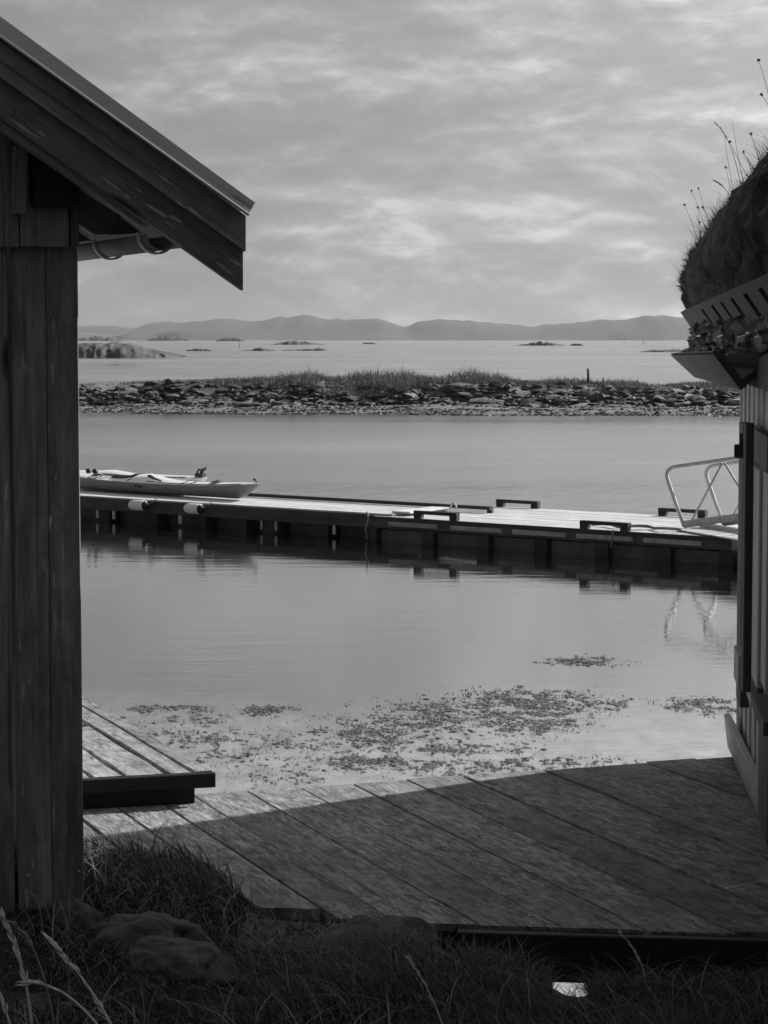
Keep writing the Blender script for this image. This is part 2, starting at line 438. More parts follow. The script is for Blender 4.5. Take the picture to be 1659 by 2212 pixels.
HZ = 8800.0
w_o = mesh("water", [(-HZ, 8.4, 0), (HZ, 8.4, 0), (HZ, HZ, 0), (-HZ, HZ, 0)], [(0, 1, 2, 3)], M_water)
tag(w_o, "calm grey fjord water around the floating dock", "water", kind="structure")

def hills(name, Y, prof, amp, depth, seed, label, base=-0.5):
    px = [p[0] for p in prof]; pz = [p[1] for p in prof]
    xs = np.linspace(-6500, 6500, 700); px_s = xs / Y * FPX + CX
    top = (HOR - np.interp(px_s, px, pz)) / FPX * Y + CAMZ
    top = top + (fbm(xs / 150, xs * 0, 6, seed) - .5) * amp * 2.2
    vs = []; rows = 7
    for r in range(rows):
        f = r / (rows - 1)
        zz = top * math.sin(f * math.pi / 2) ** .9
        yy = Y - depth * (1 - f) + (fbm(xs / 240, xs * 0 + r * 2.3, 4, seed + 9) - .5) * depth * .5 * (1 - f)
        vs.append(np.stack([xs, yy, np.maximum(zz * (1 + (fbm(xs / 120, xs * 0 + r * 1.7, 3, seed + 5) - .5) * .35 * (1 - f)), base if f == 0 else 0.2)], 1))
    vs.append(np.stack([xs, xs * 0 + Y + 500, xs * 0 + base], 1)); rows += 1
    vs = np.concatenate(vs); n = len(xs); i = np.arange(n * rows).reshape(rows, n)
    fs = np.stack([i[:-1, :-1].ravel(), i[:-1, 1:].ravel(), i[1:, 1:].ravel(), i[1:, :-1].ravel()], 1)
    o = mesh(name, vs, fs, M_hill, smooth=True); return tag(o, label, "hills", kind="structure")
prof = [(-3000, 722), (-500, 716), (100, 722), (255, 721), (300, 713), (330, 697), (355, 689), (400, 689), (445, 693), (475, 688), (505, 682), (560, 685), (640, 688),
        (690, 686), (735, 680), (780, 682), (830, 691), (880, 701), (900, 691), (960, 688), (1020, 687), (1080, 695), (1140, 707), (1170, 702),
        (1230, 693), (1285, 691), (1340, 686), (1390, 687), (1450, 691), (1500, 689), (1700, 695), (2200, 712), (5000, 716)]
hills("hills", 7300, prof, 26, 600, 4, "long low grey range of hills across the far shore")
prof2 = [(-3000, 690), (-400, 700), (60, 705), (180, 704), (260, 703), (330, 707), (420, 712), (700, 720), (1200, 712), (1600, 705), (5000, 700)]
hills("hills", 8250, prof2, 12, 300, 14, "paler hills behind the left end of the grey range")

# ------------------------------------------------------------------ islets
def islet(x0, x1, ytop, ybase, label, seed, prof=None, mt=None, depth=.5, name="islet", rough=.5, nx=90, ny=14):
    Y = FPX * CAMZ / (ybase - HOR); X0 = (x0 - CX) / FPX * Y; X1 = (x1 - CX) / FPX * Y
    H = CAMZ - (ytop - HOR) / FPX * Y; L = X1 - X0; D = max(L * depth * .35, 1)
    u = np.linspace(-1, 1, nx); v = np.linspace(-1, 1, ny); U, V = np.meshgrid(u, v)
    env = np.clip(1 - (np.abs(U) ** 2.2 + V ** 2), 0, 1) ** .75
    pf = np.interp((U + 1) / 2, [p[0] for p in prof], [p[1] for p in prof]) if prof else 1
    nn = fbm(U * L / D * 1.5 + seed, V * 1.6, 5, seed)
    Z = H * env * pf * (1 + (nn - .5) * 2 * rough) - .12 * H
    X = X0 + (U + 1) / 2 * L; Yy = Y + (V + 1) * D + (fbm(U * 6 + 3, V * 2, 3, seed + 2) - .5) * D * .5
    vs = np.stack([X.ravel(), Yy.ravel(), Z.ravel()], 1); i = np.arange(nx * ny).reshape(ny, nx)
    fs = np.stack([i[:-1, :-1].ravel(), i[:-1, 1:].ravel(), i[1:, 1:].ravel(), i[1:, :-1].ravel()], 1)
    return tag(mesh(name, vs, fs, mt or M_islrock, smooth=False), label, "islet", kind="structure")
islet(60, 408, 733, 771, "humped rocky islet beside the left shed wall, grass on its back", 3,
      [(0, .8), (.25, 1.0), (.5, 1.05), (.62, .95), (.72, .72), (.82, .62), (.92, .6), (1, .5)], depth=1.0, rough=.28, nx=160, ny=26)
islet(150, 278, 726, 736.4, "thin dark skerry just above the big islet on the left", 5)
islet(312, 416, 725, 736.2, "low dark skerry left of centre under the hills", 6)
islet(464, 532, 729, 737, "short dark skerry right of the other two skerries under the hills", 7)
islet(578, 716, 735, 744.5, "flat dark skerry with a humped left half near the centre", 8, [(0, .5), (.3, 1), (.5, .9), (.7, .5), (1, .4)])
islet(398, 464, 753, 758, "small dark reef just off the tip of the humped islet", 9)
islet(508, 612, 749, 757.5, "long thin reef with a small dark peak, nearer than the centre skerry", 10, [(0, .3), (.35, .4), (.5, 1), (.65, .5), (1, .3)])
islet(598, 716, 748, 757.5, "long thin reef with a knob at its right end", 11, [(0, .5), (.4, .4), (.7, .6), (.8, 1), (1, .3)])
islet(1103, 1232, 736, 746.5, "dark flat skerry with stones on top, right of centre", 12, [(0, .2), (.3, .6), (.5, 1), (.7, .8), (1, .35)])
islet(1228, 1262, 742, 746.5, "tiny reef at the right tip of the flat stony skerry", 13)
islet(1376, 1520, 754, 760.5, "long low dark reef running behind the turf roof on the right", 15)
islet(780, 816, 739.5, 743, "barely visible thin reef right of the centre skerry", 16)
for (px, yt, yb, lab) in ((517, 739, 749, "thin sea mark pole left of centre in front of the skerries"), (1348, 731, 741, "thin sea mark pole left of the turf roof"), (1390, 734, 743, "sea mark pole nearest the turf roof")):
    Y = FPX * CAMZ / (yb - HOR); p = PY(px, yb, Y); q = PY(px, yt, Y); rr = Y / FPX * .55
    tag(tube("sea_mark", [p - UP * .3, p.lerp(q, .5), q], [rr * 1.2, rr, rr * .8], M_post, seg=6), lab, "sea mark")

# ------------------------------------------------------------------ breakwater island in the middle distance
isl = thing("rock_bank", (1, 104, 0), "long stony bank with tall grass on top, behind the floating dock", "rocky bank", kind="structure")
def bank(x, y):
    f = 96 + (x + 13.4) / 29.4 * -3.6 + 3.6 + (fbm(x / 4, x * 0, 3, 21) - .5) * 2.2        # front waterline
    t = y - f
    top = np.interp(x, [-30, -13.4, -9, -4, 4, 12, 16, 30], [.9, 1.05, 1.10, 1.15, 1.12, .98, .95, .8])
    h = np.where(t < 4.4, .01 + .05 * t, 0)
    h = np.where(t >= 4.4, .23 + (top - .23) * sstep(4.4, 9.5, t), h)
    h = h + (fbm(x / 1.1, y / 1.1, 4, 31) - .45) * (.10 + .5 * sstep(4, 5.5, t) * (1 - sstep(8.5, 10, t)))
    h = np.where(t > 15, top * (1 - sstep(15, 21, t)) - .4 * sstep(15, 21, t) + (h - top) * .5, h)
    return np.where(t < 0, -.3, h)
bx = np.linspace(-30, 34, 260); by = np.linspace(92, 122, 90)
Xb, Yb = np.meshgrid(bx, by); Zb = bank(Xb, Yb)
vs = np.stack([Xb.ravel(), Yb.ravel(), Zb.ravel()], 1); i = np.arange(260 * 90).reshape(90, 260)
fs = np.stack([i[:-1, :-1].ravel(), i[:-1, 1:].ravel(), i[1:, 1:].ravel(), i[1:, :-1].ravel()], 1)
mesh("shore_ground", vs, fs, M_shoal, isl, smooth=True)
def rockmesh(seed, flat=.55, sub=1):
    import bmesh
    bm = bmesh.new(); bmesh.ops.create_icosphere(bm, subdivisions=sub, radius=1.0)
    r = random.Random(seed)
    for v in bm.verts:
        k = 1 + (mnoise.noise(v.co * 1.3 + Vector((seed * 3.1, 0, 0))) * .75) + r.uniform(-.12, .12)
        v.co *= k; v.co.z *= flat
        v.co.z = max(v.co.z, -.35)
    me = bpy.data.meshes.new("stone"); bm.to_mesh(me); bm.free(); return me
rocks = [rockmesh(k, random.uniform(.4, .8)) for k in range(9)]
for me in rocks: me.materials.append(M_stone)
rocksw = [rockmesh(k + 40, .6) for k in range(3)]
for me in rocksw: me.materials.append(M_white)
def put_rock(x, y, s, me, parent):
    z = float(bank(np.array([x]), np.array([y]))[0])
    M = Matrix.Translation((x, y, z + s * .15)) @ Matrix.Rotation(random.uniform(0, 6.28), 4, 'Z') @ Matrix.Rotation(random.gauss(0, .35), 4, 'X') @ Matrix.Diagonal((s * random.uniform(.8, 2.3), s * random.uniform(.7, 1.1), s * random.uniform(.5, 1.0), 1))
    return M
for k in range(285):
    x = random.uniform(-14.5, 16.8); fy = float((96 + (x + 13.4) / 29.4 * -3.6 + 3.6))
    y = fy + random.triangular(4.0, 8.6, 5.6) + 1.3 * math.sin(x * .7) * math.sin(x * .23); s = random.uniform(.14, .34) * (1.4 if random.random() < .12 else 1)
    me = random.choice(rocksw) if random.random() < .03 else random.choice(rocks)
    o = bpy.data.objects.new("stone", me); col.objects.link(o); setp(o, isl, put_rock(x, y, s, me, isl))
V = []; F = []
base_rocks = [(np.array([v.co[:] for v in me.vertices]), [tuple(p.vertices) for p in me.polygons]) for me in rocks]
off = 0
for k in range(2300):
    x = random.uniform(-29, 33); fy = (96 + (x + 13.4) / 29.4 * -3.6 + 3.6)
    y = fy + random.triangular(4.2, 8.8, 5.9); s = random.uniform(.07, .24)
    rv, rf = random.choice(base_rocks); Mx = np.array(put_rock(x, y, s, None, None))
    vv = rv @ Mx[:3, :3].T + Mx[:3, 3]; V.append(vv); F += [tuple(q + off for q in f) for f in rf]; off += len(vv)
o = mesh("small_stones", np.concatenate(V), np.array(F), M_stone, isl); o['kind'] = 'stuff'

# ------------------------------------------------------------------ blades (grass, weed): one mesh per stand
def blades(name, P, H, W, lean, tone, m, segs=3, azi=None, label=None, cat=None, parent=None, curl=1.0, top=True, kind='stuff'):
    n = len(P); P = np.asarray(P, float)
    if azi is None: azi = rng.uniform(0, 2 * np.pi, n)
    face = rng.uniform(0, np.pi, n)
    d = np.stack([np.cos(azi), np.sin(azi), np.zeros(n)], 1); wv = np.stack([np.cos(face), np.sin(face) * .4, np.zeros(n)], 1)
    rows = []
    for k in range(segs + 1):
        f = k / segs
        c = P + d * (H * lean * f ** (1 + curl))[:, None]; c[:, 2] += H * f * (1 - .35 * np.clip(lean, 0, 1.6) * f ** 2)
        hw = (W * .5 * (1 - f) ** .7 + W * .04)
        rows += [c - wv * hw[:, None], c + wv * hw[:, None]]
    V = np.stack(rows, 1).reshape(-1, 3); st_ = 2 * (segs + 1)
    base = (np.arange(n) * st_)[:, None]
    F = np.concatenate([base + np.array([2 * k, 2 * k + 1, 2 * k + 3, 2 * k + 2]) for k in range(segs)], 1).reshape(-1, 4)
    o = mesh(name, V, F, m, parent)
    at = o.data.attributes.new('tone', 'FLOAT', 'POINT')
    at.data.foreach_set('value', np.repeat(np.asarray(tone, float), st_).astype(np.float32))
    if kind: o['kind'] = kind
    if label: tag(o, label, cat)
    return o

n = 60000                                                # tall grass on the bank
x = rng.uniform(-22, 24, n); fy = 96 + (x + 13.4) / 29.4 * -3.6 + 3.6; y = fy + rng.uniform(7.4, 15.5, n)
hh = np.interp(x, [-22, -13.4, -11, -9, -6, 4.2, 6, 10, 16, 24], [.12, .10, .20, .32, .64, .8, .46, .44, .32, .3])
cl = fbm(x / .9, y / 1.5, 4, 77); keep = cl > .36
hh = hh * rng.uniform(.25, 1.05, n) ** 1.2 * (.25 + 1.35 * cl)
y = y - 1.6 * np.clip(fbm(x / 3.2, x * 0 + 4, 3, 61) - .45, 0, 1) * 3; hh = hh * (.68 + .34 * sstep(.35, .65, fbm(x / 2.2, x * 0, 3, 62)))
x, y, hh, cl = x[keep], y[keep], hh[keep], cl[keep]
blades("tall_grass", np.stack([x, y, bank(x, y) - .05], 1), hh, rng.uniform(.02, .06, len(x)), rng.uniform(0, 1.5, len(x)), np.clip(cl * 1.1 - .1 + rng.uniform(-.25, .25, len(x)), 0, 1), M_reed, 2,
       label="tall pale grass growing along the top of the stony bank", cat="grass")
n = 9000                                                 # weed flat at the foot of the bank
x = rng.uniform(-22, 24, n); fy = 96 + (x + 13.4) / 29.4 * -3.6 + 3.6; y = fy + rng.uniform(-1.2, 4.6, n) + (fbm(x / 4, x * 0, 3, 21) - .5) * 2.2
cl = fbm(x / 2.5, y / .8, 4, 55); k = cl > .42; x, y, cl = x[k], y[k], cl[k]
blades("seaweed", np.stack([x, y, np.maximum(bank(x, y), 0) - .02], 1), rng.uniform(.04, .14, len(x)), rng.uniform(.08, .25, len(x)), rng.uniform(.5, 2, len(x)), np.clip(.55 + rng.uniform(-.3, .3, len(x)), 0, 1), M_weed, 2,
       label="flat belt of seaweed at the foot of the stony bank", cat="seaweed")
p = G(1270, 828, 1.2); pt = PY(1270, 796, p.y)
tag(tube("post", [p, p.lerp(pt, .5) + Vector((.02, 0, 0)), pt], [.07, .06, .05], M_post, seg=7), "single dark wooden post standing in the grass of the stony bank", "post")
p = G(1303, 838, 1.1); pt = PY(1303, 816, p.y)
tag(tube("post", [p, p.lerp(pt, .5), pt], [.05, .045, .03], M_post, seg=7), "short stump of a post right of the taller one on the stony bank", "post")
V, F = joined([(lambda me, s, c: ([Vector(v.co) * s + Vector(c) for v in me.vertices], [tuple(p.vertices) for p in me.polygons]))(rocks[2], .35, (3, 98.2, 0))])

# ------------------------------------------------------------------ floating dock
DA = G(172, 1124.6); DB = G(1575, 1223)
dd = (DB - DA).normalized(); dn = Vector((-dd.y, dd.x, 0))      # dn points away from the camera
def dock_at(px, off=0.0):
    """distance along the dock front line at image column px, for a line set back by off"""
    u = (px - CX) / FPX; o = DA + dn * off
    return (u * o.y - o.x) / (dd.x - u * dd.y)
def DK(s, off, z): return DA + dd * s + dn * off + UP * z
def dbox(name, s0, s1, o0, o1, z0, z1, m, parent, ch=.006):
    return board(name, DK(s0, (o0 + o1) / 2, (z0 + z1) / 2), DK(s1, (o0 + o1) / 2, (z0 + z1) / 2), abs(o1 - o0), z1 - z0, UP, m, parent, ch=ch)
sJ = dock_at(800); sE = dock_at(1583); sL = dock_at(60)
# right, wider section
Z2 = .40; W2 = 3.0
d2 = thing("floating_dock", DK((sJ + sE) / 2, 1.4, 0), "wide right section of the floating dock carrying the gangway foot", "floating dock")
nb = 24
for k in range(nb):
    o0 = .02 + k * (W2 - .04) / nb; o1 = .02 + (k + 1) * (W2 - .04) / nb - .012
    dbox("deck_board", (sJ if o0 < 1.5 else dock_at(1060, o0)) + .02, sE - .02, o0, o1, Z2 - .03, Z2 + random.uniform(-.002, .002), M_dockw, d2, ch=.003)
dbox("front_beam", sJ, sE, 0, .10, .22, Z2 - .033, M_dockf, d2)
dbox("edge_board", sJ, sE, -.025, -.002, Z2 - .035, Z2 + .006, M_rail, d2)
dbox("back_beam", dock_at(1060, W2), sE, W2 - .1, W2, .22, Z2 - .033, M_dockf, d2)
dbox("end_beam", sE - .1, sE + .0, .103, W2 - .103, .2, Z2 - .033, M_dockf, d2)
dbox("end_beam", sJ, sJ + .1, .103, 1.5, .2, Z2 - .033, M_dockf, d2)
divs = [802, 925, 1044, 1170, 1302, 1437, 1572]
for k, px in enumerate(divs):
    s = dock_at(px); wd = .11
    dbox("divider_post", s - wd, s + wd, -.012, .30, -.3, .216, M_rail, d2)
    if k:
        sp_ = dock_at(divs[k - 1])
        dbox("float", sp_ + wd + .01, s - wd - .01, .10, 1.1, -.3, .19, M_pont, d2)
for (a, b) in ((1300 + 238, 1300 + 428), (1782, 1982), (2027, 2235), (2280, 2498), (2545, 2770)):
    s0 = dock_at(a / 1.8228); s1 = dock_at(b / 1.8228)
    dbox("rubbing_strip", s0, s1, -.055, -.003, .262, .33, M_strip, d2)
def rail(s0, s1, off, lab):
    t = thing("bull_rail", DK((s0 + s1) / 2, off, Z2), lab, "mooring rail", "bull rails on the floating dock")
    dbox("beam", s0, s1, off - .045, off + .045, Z2 + .07, Z2 + .125, M_rail, t)
    for s in (s0 + .07, s1 - .07): dbox("foot", s - .07, s + .07, off - .04, off + .04, Z2 + .003, Z2 + .069, M_rail, t)
rail(dock_at(892), dock_at(985), .06, "black mooring rail at the front edge, left of the other front one")
rail(dock_at(1252), dock_at(1357), .06, "black mooring rail at the front edge, nearest the gangway")
rail(dock_at(1073, 2.9), dock_at(1163, 2.9), 2.93, "black mooring rail at the far edge in the middle of the dock")
rail(dock_at(1424, 2.9), dock_at(1526, 2.9), 2.93, "black mooring rail at the far edge behind the gangway foot")
# left, narrower and slightly higher section
Z1 = .435; O1 = .14; W1 = 1.65
d1 = thing("floating_dock", DK((sJ + sL) / 2, 1.2, 0), "narrow left section of the floating dock with kayaks lying on it", "floating dock")
s1e = sJ - .02; nb = 10
for k in range(nb):
    o0 = O1 + .02 + k * (W1 - O1 - .04) / nb; o1 = O1 + .02 + (k + 1) * (W1 - O1 - .04) / nb - .012
    dbox("deck_board", sL - 3, s1e + .35, o0, o1, Z1 - .03, Z1 + random.uniform(-.002, .002), M_dockw, d1, ch=.003)
dbox("front_beam", sL - 3, s1e - .05, O1 - .02, O1 + .10, .20, Z1 - .033, M_dockf, d1)
dbox("front_beam", s1e - .045, s1e + .32, O1 - .0, O1 + .10, .27, Z1 - .033, M_rail, d1)
dbox("back_beam", sL - 3, s1e, W1 - .1, W1, .20, Z1 - .033, M_dockf, d1)
dbox("back_rail", dock_at(500, 1.4), dock_at(1051, 1.5), W1 - .06, W1 + .04, Z1 + .02, Z1 + .075, M_rail, d1)
z6 = lambda x: (280 + x / 1.481) / 1.8228
for a, b in ((165, 210), (425, 490), (735, 775), (985, 1010), (1115, 1198), (1420, 1490)):
    dbox("divider_post", dock_at(z6(a), O1), dock_at(z6(b), O1), O1 + .03, O1 + .3, -.3, .196, M_rail, d1)
dbox("float", sL - 3, sJ + .1, O1 + .34, O1 + 1.3, -.3, .17, M_pont, d1)
for a, b in ((143, 153), (238, 250), (624, 640), (1104, 1110), (1188, 1196), (1526, 1540)):
    dbox("strap", dock_at(z6(a), O1), dock_at(z6(b), O1), O1 - .01, O1 + .02, .05, .196, M_straps, d1)
# ramp board across the joint, loop, cable
rb = DK(dock_at(870), .25, Z1 + .03)
tag(board("joint_plate", DK(dock_at(875, .4), .3, Z1 + .022), DK(dock_at(952, 1.5), 1.5, Z1 + .022), .34, .03, UP, M_dockw), "pale plate laid across the joint of the two dock sections", "joint plate")
c = DK(dock_at(980, 1.45), 1.45, Z1)
tag(tube("mooring_ring", [c + dd * math.cos(q) * .06 + UP * (math.sin(q) * .09 + .02) for q in np.linspace(0, math.pi, 12)], .014, M_galv), "small steel hoop standing behind the dock joint plate", "mooring ring")
pts = []
s0 = dock_at(1285, .5); s1 = dock_at(1485, .6)
for k in range(30):
    f = k / 29; pts.append(DK(s0 + (s1 - s0) * f, .42 + .10 * math.sin(f * 13), Z2 + .03 + .02 * abs(math.sin(f * 9))))
tag(tube("rope", pts, .022, M_rope, seg=6), "dark rope lying on the dock in front of the gangway foot", "rope")
# white fenders
for k, (a, b, yc) in enumerate(((277, 317, 1085), (397, 437, 1097.5))):
    s0 = dock_at(a, O1 - .12); s1 = dock_at(b, O1 - .12); oc = O1 - .115; zc = .335; L = s1 - s0
    f = thing("fender", DK((s0 + s1) / 2, oc, zc), ("left" if k == 0 else "right") + " one of the two white fenders on the dock front below the kayak", "fender", "white fenders on the dock front")
    prof_ = [(0, .02), (.02, .05), (.05, .075), (.10, .088), (L - .12, .088), (L - .07, .088)]
    pts = [DK(s0 + q[0], oc, zc) for q in prof_]
    tube("body", pts, [q[1] for q in prof_], M_fender, f, 14)
    tube("end_cap", [DK(s1 - .068, oc, zc), DK(s1 - .03, oc, zc), DK(s1 + .03, oc + .02, zc + .01)], [.084, .05, .03], M_black, f, 10)
    tube("lanyard", bez([DK(s1 + .02, oc, zc), DK(s1 + .08, oc, zc + .02), DK(s1 + .05, O1, Z1), DK(s1 + .02, O1 + .1, Z1 + .01)], 6), .012, M_black, f, 6)
# ropes at the joint
jt = [DK(dock_at(796), -.04, z) for z in (.47, .35, .2, .02)]
tag(tube("rope", [jt[0] + dd * .0, jt[1] + dd * .03, jt[2] - dd * .02, jt[3]], .018, M_rope, seg=6), "rope hanging down the joint between the two dock sections", "rope")
tag(tube("rope", [DK(dock_at(1331), -.07, .42), DK(dock_at(1330), -.075, .3), DK(dock_at(1328), -.07, .16)], .012, M_rope, seg=6), "short rope end hanging over the front edge below a mooring rail", "rope")
# things hung at the right end
eb = thing("chain_buoy", DK(sE + .25, .3, 0), "pale scuffed buoy and chain at the right end of the dock", "buoy")
tube("buoy", [DK(sE + .12, .15, z) for z in (-.05, .02, .10, .2, .28)], [.05, .09, .10, .08, .03], M_straps, eb, 10)
tube("chain", bez([DK(sE + .1, .1, .36), DK(sE + .35, .1, .3), DK(sE + .32, .1, .1), DK(sE + .2, .1, -.05)], 10), .03, M_black, eb, 7)
for q in range(4):
    o = bpy.data.objects.new("barnacle_clump", rocksw[q % 3]); col.objects.link(o)
    setp(o, eb, Matrix.Translation(DK(sE + .1 + .09 * q, .12, random.uniform(0, .04))) @ Matrix.Scale(random.uniform(.035, .06), 4))

# ------------------------------------------------------------------ gangway
gw = (dd * 0 + Vector((.81, -.58, 0))).normalized(); gs = Vector((-gw.y, gw.x, 0))
f0 = G(1478, 1137, Z2 + .03); f1 = G(1563, 1130, Z2 + .05); slope = .168
gt = thing("gangway", (f0 + f1) / 2, "galvanised tube gangway with curved handrails resting on the dock", "gangway")
wside = (f1 - f0).dot(gs); f1 = f0 + gs * wside + gw * (f1 - f0).dot(gw)
def gpt(f, d, h): return f + gw * d + UP * (slope * d + h)
Lg = 9.0
for f in (f0, f1):
    rz = .90
    loop = [gpt(f, 0, .0), gpt(f, -.15, .37), gpt(f, -.285, .73)] + bez([gpt(f, -.285, .73), gpt(f, -.34, .89), gpt(f, -.17, rz + .01)], 6)[1:] + [gpt(f, Lg * .5, rz - .2), gpt(f, Lg, rz - .4)]
    loop[-2] = gpt(f, Lg * .5, rz - .03); loop[-1] = gpt(f, Lg, rz - .06)
    tube("handrail", loop, .03, M_galv, gt, 10)
    board("side_beam", gpt(f, 0, .03), gpt(f, Lg, .03), .06, .11, UP, M_galv, gt)
    d = .12; up = True
    while d < Lg - .7:
        a = gpt(f, d, .06 if up else rz - .04); b = gpt(f, d + .50, rz - .04 if up else .06)
        tube("brace", [a, b], .018, M_galv, gt, 8); d += .53; up = not up
for k in range(26):
    d = .1 + k * .34
    board("tread", gpt(f0, d, .055), gpt(f1, d, .055), .30, .03, UP, M_dockw, gt)
pl = thing("landing_plate", G(1560, 1150, Z2), "sloping metal plate joining the gangway foot to the dock", "plate")
a = G(1490, 1143, Z2 + .02); b = G(1625, 1165, Z2 + .02)
board("plate", a + dd * .0, b, .5, .02, UP, M_galv, pl); board("wheel_guide", a + dn * .35 + UP * .04, b + dn * .35 + UP * .06, .10, .05, UP, M_galv, pl)

# ------------------------------------------------------------------ kayaks
def kayak(name, bow, stern, beam, depth_, m_h, m_d, label, group=None, rise=.06, hump=.10):
    bow = Vector(bow); stern = Vector(stern); ax = (bow - stern); L = ax.length; ax.normalize(); sd = Vector((ax.y, -ax.x, 0))
    root = thing(name, (bow + stern) / 2, label, "kayak", group)
    n = 36; V = []; F = []; D = []; DF = []
    prof = [(0, 0), (.35, .03), (.72, .22), (.95, .62), (1.0, 1.0)]
    def sec(f):
        w = beam / 2 * max(math.sin(math.pi * min(max(f, 0), 1)) ** .62, .02)
        ends = abs(2 * f - 1)
        keel = .0 + .22 * max(0, (ends - .80) / .20) ** 1.7
        sh = depth_ * (.72 + .10 * ends) + rise * max(0, (ends - .45) / .55) ** 2
        return w, keel, sh
    for i in range(n):
        f = i / (n - 1); f2 = .5 - .5 * math.cos(math.pi * f); w, ke, sh = sec(f2)
        kz = ke * 1.0 * (sh)
        rake = ax * (.30 * max(0, (f2 - .86) / .14) ** 1.5 - .30 * max(0, (.14 - f2) / .14) ** 1.5)
        c = stern + ax * (L * f2)
        for sgn in (-1, 1):
            for (pw, ph) in (prof if sgn == 1 else prof[::-1]):
                if sgn == 1 and pw == 0: continue
                V.append(c + sd * (w * pw * sgn) + UP * (kz + (sh - kz) * ph) - rake * (1 - ph))
    m_ = 9
    for i in range(n - 1):
        for j in range(m_ - 1): F.append((i * m_ + j, i * m_ + j + 1, (i + 1) * m_ + j + 1, (i + 1) * m_ + j))
    mesh("hull", V, F, m_h, root, smooth=True)
    for i in range(n):
        f = i / (n - 1); f2 = .5 - .5 * math.cos(math.pi * f); w, ke, sh = sec(f2); c = stern + ax * (L * f2)
        ri = .035 + .02 * math.sin(math.pi * f2) + hump * math.exp(-((f2 - .47) / .085) ** 2)
        ri *= min(1, w / (beam * .2))
        for q in (-1, -.6, 0, .6, 1):
            D.append(c + sd * (w * q * 1.01) + UP * (sh + .002 + ri * (1 - abs(q) ** 1.7)))
    for i in range(n - 1):
        for j in range(4): DF.append((i * 5 + j, i * 5 + j + 1, (i + 1) * 5 + j + 1, (i + 1) * 5 + j))
    mesh("deck", D, DF, m_d, root, smooth=True)
    def dk(f, q=0, dz=0):
        w, ke, sh = sec(f); ri = .035 + .02 * math.sin(math.pi * f) + hump * math.exp(-((f - .47) / .085) ** 2); ri *= min(1, w / (beam * .2))
        return stern + ax * (L * f) + sd * (w * q) + UP * (sh + ri * (1 - abs(q) ** 1.7) + dz)
    return root, dk, ax, sd, L
kb = G(550, 1076, Z1) + UP * .02 + dn * .16
kb = DK(dock_at(551, 1.05) + .14, 1.0, Z1 + .02); ks = kb - dd * 5.1 + dn * .22
k1, dk, kax, ksd, kL = kayak("kayak", kb, ks, .56, .27, M_hull, M_kwhite, "grey hulled sea kayak with white deck, nearer of the two on the dock")
V_, F_ = tube_data([dk(.34 + .065 * math.cos(q), .45 * math.sin(q), .015) for q in np.linspace(0, 2 * math.pi, 20)], .014, 6, False)
mesh("cockpit_rim", V_, F_, M_black, k1, smooth=True)
mesh("cockpit_cover", [dk(.34 + .06 * math.cos(q), .42 * math.sin(q), .012) for q in np.linspace(0, 2 * math.pi, 17)[:-1]], [tuple(range(16))], M_black, k1)
for f, q in ((.80, 0), (.20, 0)):
    V_ = [dk(f + .022 * math.cos(a), .6 * math.sin(a), .02) for a in np.linspace(0, 2 * math.pi, 15)[:-1]] + [dk(f, 0, .045)]
    mesh("hatch", V_, [(i, (i + 1) % 14, 14) for i in range(14)], M_black, k1, smooth=True)
for f in (.22, .25, .40, .66, .70): tube("deck_line", [dk(f, -.9, .004), dk(f + .015, -.4, .008), dk(f, 0, .01), dk(f + .015, .4, .008), dk(f, .9, .004)], .007, M_black, k1, 5)
tube("deck_line", [dk(f, .85, .006) for f in np.linspace(.5, .93, 14)], .006, M_black, k1, 5)
w = [dk(f, .3 + .5 * q, .012) for f, q in ((.475, .1), (.49, .55), (.53, .75), (.57, .95), (.56, .6), (.52, .35), (.49, .0))]
mesh("deck_graphic", w, [tuple(range(7))], M_black, k1)
w = [dk(f, q, .006) + UP * dz + ksd * .0 for f, q, dz in ((.445, 1.0, -.07), (.49, 1.0, -.09), (.49, 1.0, -.06), (.45, 1.0, -.045))]
mesh("side_graphic", [v + ksd * .012 for v in w], [(0, 1, 2, 3)], M_black, k1)
kn = dk(.985, 0, 0)
tube("toggle", [kn, kn + UP * .05, kn + UP * .06 - kax * .06], [.01, .012, .022], M_black, k1, 7)
V_ = [dk(f, q, .004) for f in np.linspace(.60, .98, 12) for q in (-.6, 0, .6)]
# second kayak, behind
kb2 = kb - kax * 1.72 + dn * .50; kb2.z = Z1 + .03; ks2 = kb2 - kax * 4.6
k2, dk2, a2, s2, L2 = kayak("kayak", kb2, ks2, .56, .31, M_kwhite, M_kwhite, "white kayak lying behind the grey hulled one on the dock", hump=.05, rise=.02)
tube("deck_line", [dk2(f, .8, .01) for f in np.linspace(.45, .9, 12)], .008, M_black, k2, 5)
V_ = [dk2(f, q, .012) for f, q in ((.60, .3), (.63, .75), (.68, .6), (.72, .9), (.76, .6), (.70, .3), (.64, .1))]
mesh("deck_graphic", V_, [tuple(range(7))], M_black, k2)
rd = dk2(.96, 0, 0)
rt = thing("paddle_gear", rd, "black gear bundle standing on the right end of the white kayak", "gear")
box("bag", rd - kax * .02 + UP * .0, .18, .10, .06, M_black, rt, ax=kax)
tube("strap_loop", bez([rd - kax * .10, rd - kax * .12 + UP * .15, rd + kax * .02 + UP * .16, rd + UP * .08], 8), .018, M_black, rt, 6)
tube("handle", [rd + UP * .05, rd + kax * .05 + UP * .13, rd + kax * .04 + UP * .17], [.035, .025, .012], M_black, rt, 6)
tube("handle", [rd + UP * .08, rd + kax * .12 + UP * .16, rd + kax * .15 + UP * .15], [.025, .02, .012], M_black, rt, 6)
